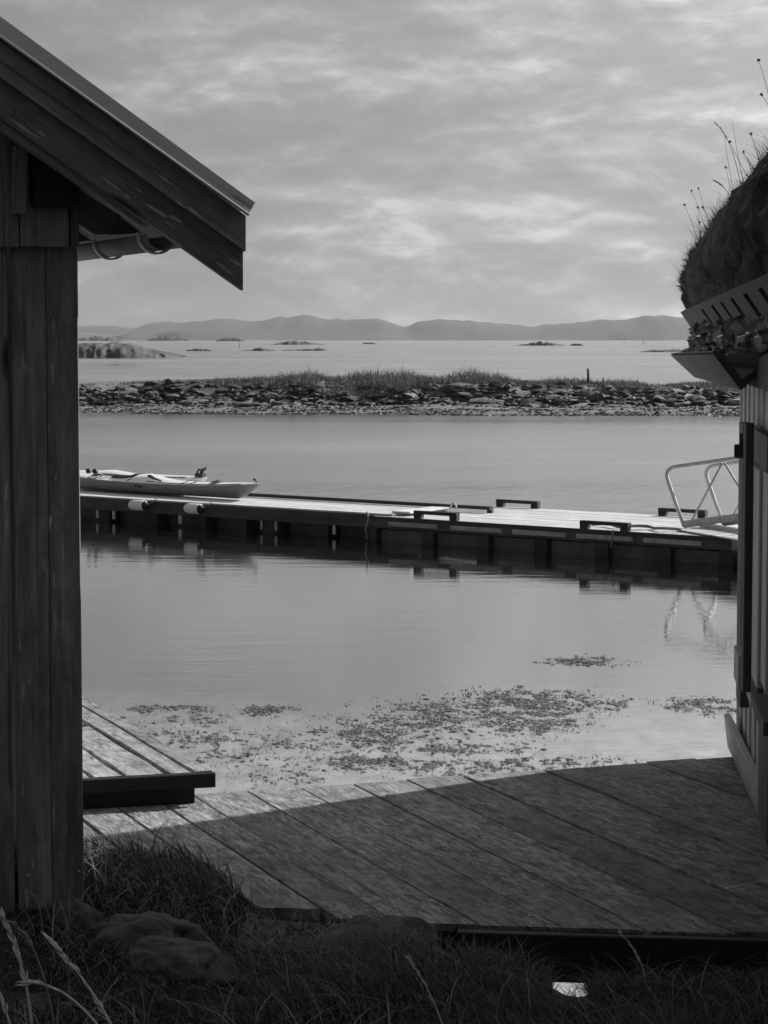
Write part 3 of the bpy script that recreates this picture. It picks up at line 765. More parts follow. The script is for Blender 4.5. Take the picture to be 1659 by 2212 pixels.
# black wheels of the trolley at the far left
wp = dk(.16, .3, .05)
wt = thing("kayak_trolley", wp, "black trolley wheels on the grey kayak next to the left shed wall", "trolley")
for q in (0, .32):
    c = wp + kax * q * .55 + UP * .03
    tube("wheel", [c - ksd * .03, c + ksd * .03], .045, M_black, wt, 14)
tube("axle", [wp + UP * .03 - kax * .02, wp + UP * .03 + kax * .2], .012, M_galv, wt, 6)
mesh("cover", [dk(f, q, .016) for f, q in ((.175, .1), (.18, .9), (.21, .98), (.235, .6), (.215, .1))], [(0, 1, 2, 3, 4)], M_kwhite, wt)

# ------------------------------------------------------------------ seaweed in the shallows
def ell(cx, cy, rx, ry): return (cx, cy, rx, ry)
patches = [(1130, 1530, 150, 32, 1.0), (1000, 1545, 190, 26, .8), (930, 1563, 160, 22, .9), (1150, 1573, 110, 20, 1.0), (770, 1570, 90, 20, .5), (770, 1588, 110, 5, 1.6), (560, 1540, 70, 9, 1.2), (360, 1538, 90, 8, 1.0),
           (1310, 1528, 70, 12, .9), (1500, 1527, 75, 14, 1.0), (1560, 1540, 50, 12, .8), (1270, 1432, 68, 8, 1.4), (440, 1600, 120, 18, .6), (500, 1640, 100, 20, .5), (850, 1610, 200, 22, .6), (1010, 1625, 130, 14, .7),
           (800, 1655, 95, 13, 1.3), (620, 1615, 150, 30, .35), (900, 1665, 190, 20, .6), (1160, 1660, 150, 12, 1.0), (1290, 1646, 70, 6, .7), (620, 1685, 160, 18, .35), (420, 1560, 130, 16, .4), (1050, 1680, 180, 14, .6), (300, 1600, 120, 60, .4), (700, 1640, 420, 70, .25), (1140, 1500, 90, 8, .6)]
PX = []; PYY = []; DEN = []
xs_, ys_ = rng.uniform(180, 1620, 120000), None
Zs = rng.uniform(15.2, 23.5, 120000); pyy = HOR + FPX * CAMZ / Zs
dens = np.zeros(len(xs_))
for (cx_, cy_, rx_, ry_, w_) in patches:
    q = ((xs_ - cx_) / rx_) ** 2 + ((pyy - cy_) / ry_) ** 2
    dens = np.maximum(dens, w_ * np.exp(-q * .9))
nn = fbm(xs_ / 22, pyy / 6.5, 4, 91)
thr = dens * (.35 + 1.3 * sstep(.41, .62, nn)); kp = rng.uniform(0, 1, len(xs_)) < np.clip(thr - .07, 0, 1) * .95
px_, py_, dn_, n_ = xs_[kp], pyy[kp], dens[kp], nn[kp]
Yw = FPX * CAMZ / (py_ - HOR); Xw = (px_ - CX) / FPX * Yw
n = len(Xw)
tone = np.clip(.75 - .62 * dn_ * sstep(.40, .60, n_) + rng.uniform(-.25, .25, n), 0, 1)
blades("seaweed", np.stack([Xw, Yw, np.full(n, -.004)], 1), rng.uniform(.008, .034, n), rng.uniform(.003, .011, n), rng.uniform(.6, 5.0, n), tone, M_weed, 2,
       label="scattered rockweed breaking the surface in the shallows beyond the deck", cat="seaweed")
print('weed', n)
mi = rng.choice(n, 3800, p=(dn_ * sstep(.35, .6, n_) + .02) / (dn_ * sstep(.35, .6, n_) + .02).sum()); m_ = len(mi); kk = 9
mx, my = Xw[mi] + rng.normal(0, .03, m_), Yw[mi] + rng.normal(0, .05, m_); ra_ = rng.uniform(.004, .017, m_)
an = np.linspace(0, 2 * np.pi, kk, endpoint=False)[None, :] + rng.uniform(-.25, .25, (m_, kk)); rr_ = ra_[:, None] * rng.uniform(.15, 1.9, (m_, kk))
V = np.zeros((m_, kk + 1, 3)); V[:, 0] = np.stack([mx, my, rng.uniform(.004, .012, m_)], 1)
V[:, 1:, 0] = mx[:, None] + rr_ * np.cos(an) * 1.4; V[:, 1:, 1] = my[:, None] + rr_ * np.sin(an) * 1.2; V[:, 1:, 2] = .001 + rng.uniform(0, .004, (m_, kk))
b0 = (np.arange(m_) * (kk + 1))[:, None, None]; tri = np.array([[0, 1 + q, 1 + (q + 1) % kk] for q in range(kk)])[None]
wo = mesh("seaweed", V.reshape(-1, 3), (b0 + tri).reshape(-1, 3), M_weed)
at = wo.data.attributes.new('tone', 'FLOAT', 'POINT'); at.data.foreach_set('value', np.repeat(np.clip(rng.uniform(0, .5, m_), 0, 1), kk + 1).astype(np.float32))
tag(wo, "floating mats of rockweed lying flat in the shallows beyond the deck", "seaweed", kind="stuff")

# ------------------------------------------------------------------ wooden deck
dk_ = thing("wooden_deck", G(1000, 1850, DZ), "weathered plank deck between the two sheds, half in shadow", "deck", kind="structure")
seams_px = [-90, 20, 160, 270, 382, 477, 615, 750, 888, 1035, 1181, 1294, 1407, 1552, 1700, 1845, 1985, 2120, 2265, 2400, 2540]
seams = [st(G(x, 1756, DZ)).x for x in seams_px]
Na, Nb = st(G(585, 1985, DZ)), st(G(1659, 2016, DZ)); Fa, Fb = st(G(549, 1708, DZ)), st(G(1586, 1634, DZ))
kn_ = (Nb.y - Na.y) / (Nb.x - Na.x); kf_ = (Fb.y - Fa.y) / (Fb.x - Fa.x)
T = .045
for k in range(len(seams) - 1):
    gp_ = lambda q: {2: .014, 3: .011, 4: .010, 6: .010, 8: .017, 10: .022, 12: .011, 14: .007}.get(q, .0025)
    sa, sb = seams[k] + gp_(k) / 2, seams[k + 1] - gp_(k + 1) / 2; gap = 0
    sc = (sa + sb) / 2; tn = Na.y + kn_ * (sc - Na.x); tf = Fa.y + kf_ * (sc - Fa.x) + random.uniform(-.02, .02)
    if k <= 2: tn += [.95, .75, .55][k]
    elif k == 3: tn += .17
    elif k == 4: tn += .02
    tn += random.uniform(-.008, .008)
    dz = random.uniform(-.003, .003)
    board("plank", ST(sc, tn, DZ - T / 2 + dz), ST(sc, tf, DZ - T / 2 + dz), sb - sa - gap, T, UP, M_deck, dk_, k0=-kn_, k1=-kf_, wob=.0012, ch=.002)
scr = []
for k in range(3, 14):
    sa, sb = seams[k], seams[k + 1]
    for ln, dt in (((Na, kn_), .14), ((Fa, kf_), -.27)):
        for q in (.2, .8):
            s_ = sa + (sb - sa) * q + random.uniform(-.012, .012); t_ = ln[0].y + ln[1] * (s_ - ln[0].x) + dt + random.uniform(-.015, .015)
            p = ST(s_, t_, DZ - .001); scr.append(tube_data([p, p + UP * .0045], .0055, 7))
V_, F_ = joined(scr); so_ = mesh("screw_heads", V_, F_, M_zinc, dk_); so_['kind'] = 'stuff'
# beams under the deck
def line_pt(line, s, dt=0): 
    a, k = line; return a.y + k * (s - a.x) + dt
nl = (Na, kn_); fl = (Fa, kf_)
def beam(s0, s1, line, dt, z, h, w):
    return board("beam", ST(s0, line_pt(line, s0, dt), z), ST(s1, line_pt(line, s1, dt), z), w, h, UP, M_beam, dk_)
beam_l = board('shade_fascia', ST(seams[4] + .1, line_pt(nl, seams[4] + .1, -.016), DZ - .034), ST(st(G(985, 2000, DZ)).x, line_pt(nl, st(G(985, 2000, DZ)).x, -.016), DZ - .034), .028, .046, UP, M_tarshade, dk_)  # black board added so the shaded plank ends look dark
board('shade_fascia', ST(st(G(987, 2000, DZ)).x, line_pt(nl, st(G(987, 2000, DZ)).x, -.03), DZ - .078), ST(seams[-1], line_pt(nl, seams[-1], -.03), DZ - .078), .05, .135, UP, M_tarshade, dk_)  # front beam, its backlit shade put into the black colour
sx = st(G(985, 2000, DZ)).x; sr = st(Vector((1.9, 7, 0))).x
beam(sx, sr + .5, nl, .10, DZ - T - .072, .135, .10)
beam(st(G(585, 1985, DZ)).x, sx + .3, nl, .22, DZ - T - .03, .05, .10)
beam(st(G(600, 1720, DZ)).x - .6, st(G(1586, 1634, DZ)).x + .1, fl, -.25, DZ - T - .08, .15, .10)
for (s, t, zb) in ((sx + .06, nl, .9), (st(G(1450, 2010, DZ)).x, nl, .7)):
    p = ST(s, line_pt(nl, s, .3), 0); tube("post", [p + UP * .5, p + UP * (DZ - T - .01)], .06, M_beam, dk_, 8)
for px in (700, 1150, 1560):
    q = G(px, 1700, DZ); s = st(q).x; p = ST(s, line_pt(fl, s, -.25), 0); tube("post", [p - UP * .6, p + UP * (DZ - T - .16)], .07, M_beam, dk_, 8)

# ------------------------------------------------------------------ raised platform at the left
PZ_ = DZ + .125
pf = thing("raised_platform", G(300, 1700, DZ), "raised platform of pale old planks at the left of the deck", "platform")
sp_px = [(-60, 1690), (60, 1684), (199, 1679), (270, 1676), (364, 1671), (420, 1668), (464, 1665)]
ss = [st(G(a, b, PZ_)) for a, b in sp_px]
kpf = (ss[-1].y - ss[2].y) / (ss[-1].x - ss[2].x)
pk = thing  # noqa
jn = st(G(305, 1563, PZ_)).y; far = st(G(175, 1476, PZ_)).y
for k in range(len(ss) - 1):
    sa, sb = ss[k].x, ss[k + 1].x; gp = (.006, .008, .010, .016, .010, .012)[k]
    sc = (sa + sb) / 2; tn = ss[2].y + kpf * (sc - ss[2].x)
    t1_ = jn + kpf * (sc - st(G(305, 1563, PZ_)).x) if k < 4 else far + .3
    board("plank", ST(sc, tn, PZ_ - .027), ST(sc, t1_, PZ_ - .027), sb - sa - gp, .054, UP, M_plat, pf, k0=-kpf, k1=-kpf, wob=.006)
for k, (a, b, zz) in enumerate(((0, 1, -.004), (1, 2, .004), (2, 3, -.02), (3, 4, .006))):
    sa, sb = ss[a].x, ss[b].x; sc = (sa + sb) / 2; t0_ = jn + kpf * (sc - st(G(305, 1563, PZ_)).x) + .015
    board("plank", ST(sc, t0_, PZ_ - .027 + zz), ST(sc, far + .6, PZ_ - .027 + zz), sb - sa - .022, .05, UP, M_plat, pf, wob=.012)
o_ = st(G(173, 1585, PZ_))
board("lit_edge_strip", ST(ss[2].x + .135, jn + .03, PZ_ + .012), ST(ss[2].x + .135, far + .3, PZ_ + .012), .03, .03, UP, M_strip, pf, label="pale strip standing in for a lit plank edge")  # brightness of a lit plank edge, added as a pale strip
board("edge_beam", ST(ss[0].x, ss[2].y + kpf * (ss[0].x - ss[2].x) + .005 + .03, PZ_ - .09), ST(ss[-1].x - .075, ss[2].y + kpf * (ss[-1].x - .075 - ss[2].x) + .035, PZ_ - .09), .06, .07, UP, M_tarshade, pf)  # black colour stands for the shade under the front edge
board("fascia", ST(ss[0].x, ss[2].y + kpf * (ss[0].x - ss[2].x) - .014, PZ_ - .032), ST(ss[-1].x - .004, ss[2].y + kpf * (ss[-1].x - ss[2].x) - .014, PZ_ - .032), .022, .058, UP, M_tarshade, pf)  # platform front is in shade; the black colour paints that in
for sx_ in (ss[1].x, ss[-1].x - .16):
    board("joist", ST(sx_, ss[2].y + .12, PZ_ - .09), ST(sx_, far + .5, PZ_ - .09), .07, .07, UP, M_beam, pf)
# post carrying the platform over the water
for t_ in (far + .2,):
    p = ST(ss[-1].x - .2, t_, 0); tube("post", [p - UP * .6, p + UP * (PZ_ - .13)], .06, M_beam, pf, 8)

# ------------------------------------------------------------------ left shed
K = Vector((-.885, 6.62, 0))                             # wall corner on plan
sh = thing("boat_shed", K + UP * 1.5, "dark stained board shed with metal edged roof filling the left of the picture", "shed")
def LP(px, py, off=0.0): return PP(px, py, K - e2 * off, e2)
zt = LP(100, 528).z; zb = LP(100, 1962).z
sK = K.dot(e1); tK = K.dot(e2)
def wall_s(px, py, off=0.0): return LP(px, py, off).dot(e1)
edges = [wall_s(27, 1200), wall_s(103, 1200), sK]
# lower cladding: wide vertical boards, the corner one split lengthwise
s_r = sK
bd = [(wall_s(103, 900), sK, .0, .0), (wall_s(24, 900) + .006, wall_s(103, 900) - .0015, .0, 0), ]
s_ = wall_s(24, 900) - .006
while s_ > sK - 3.6:
    bd.append((s_ - .19, s_, random.uniform(-.002, .002), 0)); s_ -= .196
for k, (a, b, dz, _) in enumerate(bd):
    zt_ = zt + .15; zb_ = zb + (0 if k < 3 else random.uniform(-.03, .05)) - (.0 if k < 2 else .01)
    board("wall_board", ST((a + b) / 2, tK + .0125 + dz, zb_), ST((a + b) / 2, tK + .0125 + dz, zt_ if k < 40 else zt_), b - a, .025, -e2, M_dark, sh, ch=.003)
board("corner_trim", ST(sK - .012, tK + .028 + .05, zb), ST(sK - .012, tK + .078, zt + .1), .10, .022, e1, M_dark, sh)
# right side wall going away (and the rest of the shed)
t_ = tK + .135
while t_ < tK + 3.6:
    board("wall_board", ST(sK - .013, t_ + .1, zb - .0), ST(sK - .013, t_ + .1, zt + .20), .196, .024, e1, M_dark, sh, ch=.003); t_ += .2
board("back_wall", ST(sK - 1.85, tK + 3.75, zb), ST(sK - 1.85, tK + 3.75, zt + .3), 3.6, .05, e2, M_dark, sh)
board("back_wall", ST(sK - 3.7, tK + 1.9, zb), ST(sK - 3.7, tK + 1.9, zt + .3), 3.6, .05, e1, M_dark, sh)
# roof direction from the verge board edges (gable plane, verge 0.30 m in front of the wall)
OV = .30
va = LP(0, 88, OV); vb = LP(532, 465, OV); rd_ = (vb - va).normalized(); rn = (-e2).cross(rd_); rn = rn if rn.z > 0 else -rn
tipx = vb
# upper gable boarding, 25 mm proud of the wall, cut off just below the verge
gl = [(wall_s(153, 533, .03), wall_s(170, 533, .03)), (wall_s(43, 533, .03), wall_s(148, 533, .03))]
s_ = wall_s(41, 533, .03)
while s_ > sK - 3.5: gl.append((s_ - .15, s_)); s_ -= .153
zg = LP(100, 533, .03).z
lowline = LP(0, 255, OV)
def under(s):                                           # height of the lower verge edge above plan position s
    return lowline.z + (s - lowline.dot(e1)) * (rd_.z / rd_.dot(e1))
for a, b in gl:
    sm = (a + b) / 2; zz = under(b) + .10
    if sm < sK - 1.75: zz = under(2 * (sK - 1.75) - sm) + .10
    board("gable_board", ST(sm, tK - .0275, zg + random.uniform(-.002, .002)), ST(sm, tK - .0275, zz), b - a, .025, -e2, M_gable, sh, ch=.004)
# verge boards with plumb-cut lower ends
def verge(y_top, y_bot, x_end, off, th, name, m):
    """board between two picture lines (left end heights, right end heights)"""
    tl, tr = LP(-60, y_top[0] - 60 * (y_top[1] - y_top[0]) / x_end, off), LP(x_end, y_top[1], off)
    bl, br = LP(-60, y_bot[0] - 60 * (y_bot[1] - y_bot[0]) / x_end, off), LP(x_end, y_bot[1], off)
    ext = (tl - tr).normalized() * 1.15
    tl, bl = tl + ext, bl + ext
    vs = [tl, tr, br, bl]; vs = vs + [v + e2 * th for v in vs]
    x = (tr - tl).normalized(); z = e2; y = z.cross(x); M = basis(x, y, z, tl.copy()); Mi = M.inverted()
    return mesh(name, [Mi @ v for v in vs], [(0, 3, 2, 1), (4, 5, 6, 7), (0, 1, 5, 4), (1, 2, 6, 5), (2, 3, 7, 6), (3, 0, 4, 7)], m, sh, M=M)
verge((88, 466), (163, 543), 531, OV, .025, "verge_board", M_verge)
verge((158, 534), (255, 627), 525, OV - .0255, .025, "verge_board", M_verge)
# flashing
fa, fb = LP(-60, 35 - 60 * .731, OV + .03), LP(551, 437.5, OV + .03); fc = LP(535, 466, OV + .03); fd = LP(-60, 88 - 60 * .711 + 0, OV + .03)
ext = (fa - fb).normalized() * 1.1
vs = [fa + ext, fb, fc, fd + ext]; vs = vs + [v + e2 * .003 for v in vs]
mesh("roof_flashing", vs, [(0, 3, 2, 1), (4, 5, 6, 7), (0, 1, 5, 4), (1, 2, 6, 5), (2, 3, 7, 6), (3, 0, 4, 7)], M_flash, sh)
lip0 = fd + ext; lip1 = fc
board("flashing_lip", lip0 - e2 * .005 + rn * .003, lip1 - e2 * .005 + rn * .003, .006, .012, -e2, M_flashlip, sh, ch=.001)
# roof sheet with standing seams and underside boards; ridge off the picture to the left
ridge_s = sK - 1.75
RL = 4.2
def roofpt(base, k, t): return base + (-rd_) * k + e2 * t
kr = (vb.dot(e1) - ridge_s) / rd_.dot(e1)
topb = fb - rn * .012
vs = [topb + e2 * .0, topb - rd_ * (kr + .02), topb - rd_ * (kr + .02) + e2 * RL, topb + e2 * RL]; vs += [v - rn * .012 for v in vs]
bf = [(0, 1, 2, 3), (7, 6, 5, 4), (0, 4, 5, 1), (1, 5, 6, 2), (2, 6, 7, 3), (3, 7, 4, 0)]
mesh("roof_sheet", vs, bf, M_flash, sh)
mir = lambda v: v + e1 * 2 * ((topb - rd_ * (kr + .02)).dot(e1) - v.dot(e1))
mesh("roof_sheet", [mir(v) for v in vs], bf, M_flash, sh)
ub = LP(525, 543, OV - .03) - rn * .0
for k in range(10):
    a = roofpt(ub, .02 + k * .2, .03) + rn * .035; b = a + e2 * (RL - .1)
    board("roof_board", a - rd_ * .09, b - rd_ * .09, .19, .02, rn, M_tarshade, sh)
# small bolts on the flashing
for px in ((265, 232), (501, 397)):
    q = PP(px[0], px[1], K - e2 * OV, e2); tube("roof_bolt", [q - UP * .01 + e2 * .05, q + UP * .008 + e2 * .05], .004, M_galv, sh, 6)
# rafters seen under the eave
for dt, pb2 in ((.095, (340, 517)), (.60, (236, 533)), (1.2, None), (1.8, None), (2.4, None)):
    if pb2: 
        q = PP(pb2[0], pb2[1], K - e2 * (OV - dt), e2); q0 = q
    else: q = q0 + e2 * (dt - .60)
    a = q + rn * .045; b = a - rd_ * 1.3
    xx_ = (b - a).normalized(); yy_ = (-e2).cross(xx_); sg = 1 if yy_.dot(rn) > 0 else -1
    board("rafter", a, b, .09, .05, -e2, M_sofft, sh, k0=-1.4 * sg)
# gutter with brackets
gc0 = PP(385, 506, K - e2 * (OV - .04), e2)
gq = PP(325, 547, K - e2 * .02, e2) + UP * .05; gdir = e2
def half(c, r, th=.003, a0=0, a1=180, n=12):
    out = []
    for q in range(n + 1):
        an = R(a0 + (a1 - a0) * q / n); out.append(c + e1 * (math.cos(an) * r) - UP * (math.sin(an) * r))
    return out
gV = []; gF = []
gstart = gq - gdir * .12
for c in (gstart, gstart + gdir * 3.9): gV += half(c, .047)
nn_ = 13
for j in range(nn_ - 1): gF.append((j, j + 1, nn_ + j + 1, nn_ + j))
gut = mesh("gutter", gV, gF, M_zinc, sh, smooth=True)
so = gut.modifiers.new("thick", 'SOLIDIFY'); so.thickness = .003
for dt in (.06, .56, 1.16, 1.76, 2.36):
    c = gstart + gdir * dt; v = []
    for rr, tt in ((.050, -.012), (.056, -.012), (.056, .012), (.050, .012)): v += half(c + gdir * tt, rr, a0=-8, a1=188)
    f = []
    for r_ in range(4):
        for j in range(12): f.append((r_ * 13 + j, r_ * 13 + j + 1, ((r_ + 1) % 4) * 13 + j + 1, ((r_ + 1) % 4) * 13 + j))
    mesh("gutter_bracket", v, f, M_galv, sh, smooth=False)
# purlin end; the lighter shading beside it is put in as an added strip
pa, pb_, pc = LP(55, 450, .10), LP(153, 450, .10), LP(60, 318, .10)
board("purlin_end", (LP(57, 388, .0) + LP(152, 388, .0)) / 2 - e2 * .005, (LP(57, 388, .0) + LP(152, 388, .0)) / 2 - e2 * .10, (pb_ - pa).length, .165, UP, M_tarshade, sh, ch=.008)
a = LP(40, 462, .07); b = LP(44, 318, .07)
board("shading_strip", a, b, .042, .03, -e2, M_gable, sh)
# nail heads
for px in ((60, 3448 / 1.8228), (172 - 2, 3430 / 1.8228)):
    q = LP(px[0], px[1], 0.0) - e2 * .002; tube("nail_head", [q, q - e2 * .004], .004, M_straps, sh, 8)
# foundation: dark post and sill under the wall
board("sill_beam", ST(sK - 3.6, tK + .12, zb + .04), ST(sK - .05, tK + .12, zb + .04), .12, .12, UP, M_tarshade, sh)
board("foundation_post", LP(45, 1990, -.03) - UP * .5, LP(45, 1960, -.03), .11, .11, -e2, M_tarshade, sh)

# ------------------------------------------------------------------ right shed with turf roof
r2 = Vector((.102, 1, 0)).normalized(); r1 = Vector((r2.y, -r2.x, 0))
WX = .555                                                # wall plane X = WX + .102 Y
def WP(Y, z=0, off=0.0): return Vector((WX + .102 * Y, Y, z)) - r1 * off       # off = outwards, to the left
YF = 10.05
rs = thing("turf_roof_shed", WP(8, 1.3), "low grey boarded shed with thick turf roof at the right edge", "shed")
Yc = -1.0; k = 0
while Yc < YF - .02:
    y1 = min(Yc + .155, YF); zt_ = 3.02; zb_ = 1.425
    board("wall_board", WP((Yc + y1) / 2, zb_ + random.uniform(-.01, .01), .0 if k % 2 else -.008), WP((Yc + y1) / 2, zt_, .0 if k % 2 else -.008), y1 - Yc - .006, .022, r1, M_shed, rs, ch=.004)
    Yc = y1; k += 1
for k in range(16):
    a = WP(YF, 0, -.02 - k * .19); board("wall_board", Vector((a.x + .09, a.y, 1.36)), Vector((a.x + .09, a.y, 3.1 + min(k, 15 - k) * .11)), .182, .022, r2, M_shed, rs)
board("back_wall", WP(4.5, 1.36, -3.1), WP(4.5, 3.1, -3.1), 11, .03, r1, M_shed, rs)
board("sill_beam", WP(-1, 1.30, -.09), WP(YF - .05, 1.30, -.09), .12, .09, UP, M_sheddk, rs)
for y_ in (1.5, 5.2, 9.7): 
    a = WP(y_, 0, -.1); tube("foundation_post", [a + UP * .3, a + UP * 1.26], .08, M_sheddk, rs, 8)
def WZ(px, py, off=0.0):
    """picture point on the plane parallel to the wall, off metres in front of it"""
    p0 = WP(0, 0, off); return PP(px, py, p0, r1)
# projecting shutter: dark frame edge and two lighter boards
def vboard(name, pxl, pxr, yt, yb, off, th, m, parent=rs, label=None):
    a = WZ(pxl, (yt + yb) / 2, off); b = WZ(pxr, (yt + yb) / 2, off); w = abs(a.y - b.y) * 1.005; mid = (a + b) / 2
    zt_ = WZ((pxl + pxr) / 2, yt, off).z; zb_ = WZ((pxl + pxr) / 2, yb, off).z
    p = WP(mid.y, 0, off)
    return board(name, p + UP * zb_, p + UP * zt_, w, th, r1, m, parent, label=label)
sd_ = thing("shutter", WZ(1625, 1500, .05), "grey board shutter standing proud of the turf roofed shed wall", "shutter")
vboard("edge_post", 1603, 1612, 912, 1527, .060, .035, M_sheddk, sd_)
vboard("edge_post", 1612.5, 1617, 912, 1500, .085, .03, M_sheddk, sd_)
vboard("shutter_board", 1618, 1633, 918, 1515, .045, .025, M_shed, sd_)
vboard("shutter_board", 1633.5, 1646, 1010, 1480, .062, .025, M_shed, sd_)
vboard("shutter_board", 1646.5, 1664, 1015, 1480, .050, .025, M_shed, sd_)
vboard("ledge_board", 1640, 1668, 935, 1008, .075, .03, M_sheddk, sd_)
vboard("block", 1642, 1668, 1530, 1560, .09, .05, M_sheddk, sd_)
vboard("block", 1647, 1668, 1562, 1800, .035, .03, M_sheddk, sd_)
vboard("edge_post", 1594, 1603, 1405, 1475, .09, .03, M_shed, sd_)
lk = WZ(1601, 960, .09)
lt_ = thing("padlock", lk, "black padlock and hasp on the left edge of the shutter", "padlock")
box("lock_body", lk - UP * .05, .04, .05, .05, M_black, lt_, ax=r2)
tube("shackle", bez([lk + r2 * .012, lk + r2 * .012 + UP * .05, lk - r2 * .012 + UP * .05, lk - r2 * .012], 8), .006, M_black, lt_, 6)
# leaning base plank
pa = G(1650, 1880, DZ + .0); pb_ = PY(1586, 1600, 9.95)
a = G(1668, 1862, DZ) + UP * .055; b = G(1600, 1655, DZ) + UP * .10
board("base_plank", Vector((1.352, 7.6, DZ + .09)), Vector((1.515, 9.90, DZ + .088)), .17, .028, r1 + UP * .12, M_shed, rs, wob=.003, w1=.15)
# V-shaped wooden gutter
def gx(c, Y): return c + .102 * Y
gy0, gy1 = 6.25, 9.9
n0, n1 = PY(1600, 843, gy0), PY(1500, 815, gy1)
l0, l1 = PY(1541, 766, gy0), PY(1449, 768, gy1)
q0, q1 = PY(1655, 803, gy0), PY(1500 + 36, 792, gy1)
def slab(name, a0, a1, b0, b1, th, m, parent, nr):
    nr = Vector(nr).normalized() * th; vs = [a0, a1, b1, b0]; vs = vs + [v + nr for v in vs]
    x = (a1 - a0).normalized(); y0 = (b0 - a0); z = x.cross(y0).normalized(); y = z.cross(x); M = basis(x, y, z, a0.copy()); Mi = M.inverted()
    return mesh(name, [Mi @ v for v in vs], [(0, 3, 2, 1), (4, 5, 6, 7), (0, 1, 5, 4), (1, 2, 6, 5), (2, 3, 7, 6), (3, 0, 4, 7)], m, parent, M=M)
gt_ = thing("wooden_gutter", n0, "v-shaped wooden gutter hanging below the bark edge of the turf roof", "gutter")
slab("side_board", n0, n1, l0, l1, .022, M_sheddk, gt_, (.8, -.1, .55))
slab("side_board", n0 + Vector((.012, 0, .012)), n1 + Vector((.012, 0, .012)), q0, q1, .022, M_sheddk, gt_, (-.6, -.1, .8))
board("rim_strip", l0 + Vector((.008, 0, .008)), l1 + Vector((.008, 0, .008)), .018, .005, UP, M_sheddk, gt_, ch=.001)
# fascia (turf-holding plank) with slots
ta, tb_ = PY(1471, 676, 10.0), PY(1497, 714, 10.0)
tv = tb_ - ta; 
def FP(f, Y): return ta + tv * f + r2 * ((Y - 10.0) / r2.y)
tf_ = thing("turf_rail", FP(0, 10), "slotted grey timber rail holding the turf edge of the right roof", "turf rail")
ylen = 3.2
slab("top_rail", FP(-.05, ylen), FP(-.05, 10.02), FP(.16, ylen), FP(.16, 10.02), .03, M_sheddk, tf_, (.8, 0, .4))
def col_Y(px, f):
    u = (px - CX) / FPX; p = FP(f, 10.0); return None if False else (p.x - .102 * p.y) / (u - .102)
slots = [(1522, 1527), (1545, 1551), (1566, 1571), (1589, 1596), (1618, 1627), (1652, 1662)]   # at mid height
cur = 10.02
for (pa_, pb3) in slots:
    ya, yb = col_Y(pa_, .5), col_Y(pb3, .5)
    if ya < cur: slab("slat", FP(.162, ya), FP(.162, cur), FP(1, ya), FP(1, cur), .022, M_sheddk2 if 'M_sheddk2' in globals() else M_sheddk, tf_, (.8, 0, .4))
    cur = yb
while cur > 2.4:
    slab("slat", FP(.162, cur - .5), FP(.162, cur), FP(1, cur - .5), FP(1, cur), .022, M_sheddk, tf_, (.8, 0, .4)); cur -= .56
# roof deck under the turf
ra = FP(.9, 10.0) + Vector((.03, 0, -.02)); up_ = (r1 * math.cos(R(30)) + UP * math.sin(R(30)))
slab("roof_deck", ra - r2 * 11.2, ra, ra - r2 * 11.2 + up_ * 2.1, ra + up_ * 2.1, .05, M_sheddk, rs, (0, 0, -1))
dn2 = (r1 * math.cos(R(30)) - UP * math.sin(R(30)))
slab("roof_deck", ra - r2 * 11.2 + up_ * 2.1, ra + up_ * 2.1, ra - r2 * 11.2 + up_ * 2.1 + dn2 * 2.1, ra + up_ * 2.1 + dn2 * 2.1, .05, M_sheddk, rs, (0, 0, -1))
# turf
pp = [(1500, 700), (1484, 672), (1481, 655), (1483, 640), (1476, 622), (1479, 600), (1488, 578), (1496, 562), (1513, 538), (1530, 514), (1546, 492), (1566, 468), (1590, 440), (1622, 402), (1680, 350), (1800, 270), (2000, 160), (2300, 10)]
prof3 = [PY(a, b, 10.0) for a, b in pp]
TV = []; TF = []; nY = 240; per = len(prof3)
for j in range(nY):
    Yj = 10.02 - j * (11.0 / (nY - 1)) ** 1.0
    for i, q in enumerate(prof3):
        v = q + r2 * ((Yj - 10.0) / r2.y)
        nz = mnoise.noise(v * 3) * .03 + mnoise.noise(v * 11) * .05 + mnoise.noise(v * 27) * .05
        k = 1 if i > 1 else 0
        endf = max(0, (Yj - 9.8) / .22)
        v = v + Vector((-.6, 0, .5)) * nz * k + Vector((0, mnoise.noise(v * 9) * .04, 0)) * k
        if i > 3 : v = v + Vector((.05, 0, -.03)) * endf
        TV.append(v)
for j in range(nY - 1):
    for i in range(per - 1): TF.append((j * per + i, j * per + i + 1, (j + 1) * per + i + 1, (j + 1) * per + i))
TF.append(tuple(range(per))[::-1])
turf = mesh("turf", TV, TF, M_turf, rs, smooth=False)
# grass on the turf
n = 100000
ii = rng.choice(per - 2, n, p=np.array([.02, .08, .08, .08, .08, .08, .08, .08, .08, .08, .06, .06, .05, .04, .03, .02][:per - 2]) / sum([.02, .08, .08, .08, .08, .08, .08, .08, .08, .08, .06, .06, .05, .04, .03, .02][:per - 2])) + 1
ff = rng.uniform(0, 1, n); Yr = 10.05 - rng.uniform(0, 1, n) ** 1.3 * 8
pr = np.array([tuple(q) for q in prof3]); q = pr[ii] * (1 - ff[:, None]) + pr[np.minimum(ii + 1, per - 1)] * ff[:, None]
q[:, 0] += (Yr - 10.0) * .102; q[:, 1] = Yr
az = rng.normal(math.pi, 1.7, n)
hh = rng.uniform(.008, .04, n) * (.3 + fbm(q[:, 1] * 5, q[:, 2] * 9, 3, 8) * 1.1)
tn_ = np.clip(fbm(q[:, 1] * 7, q[:, 2] * 7, 3, 5) * .9 + rng.uniform(-.3, .3, n), 0, 1)
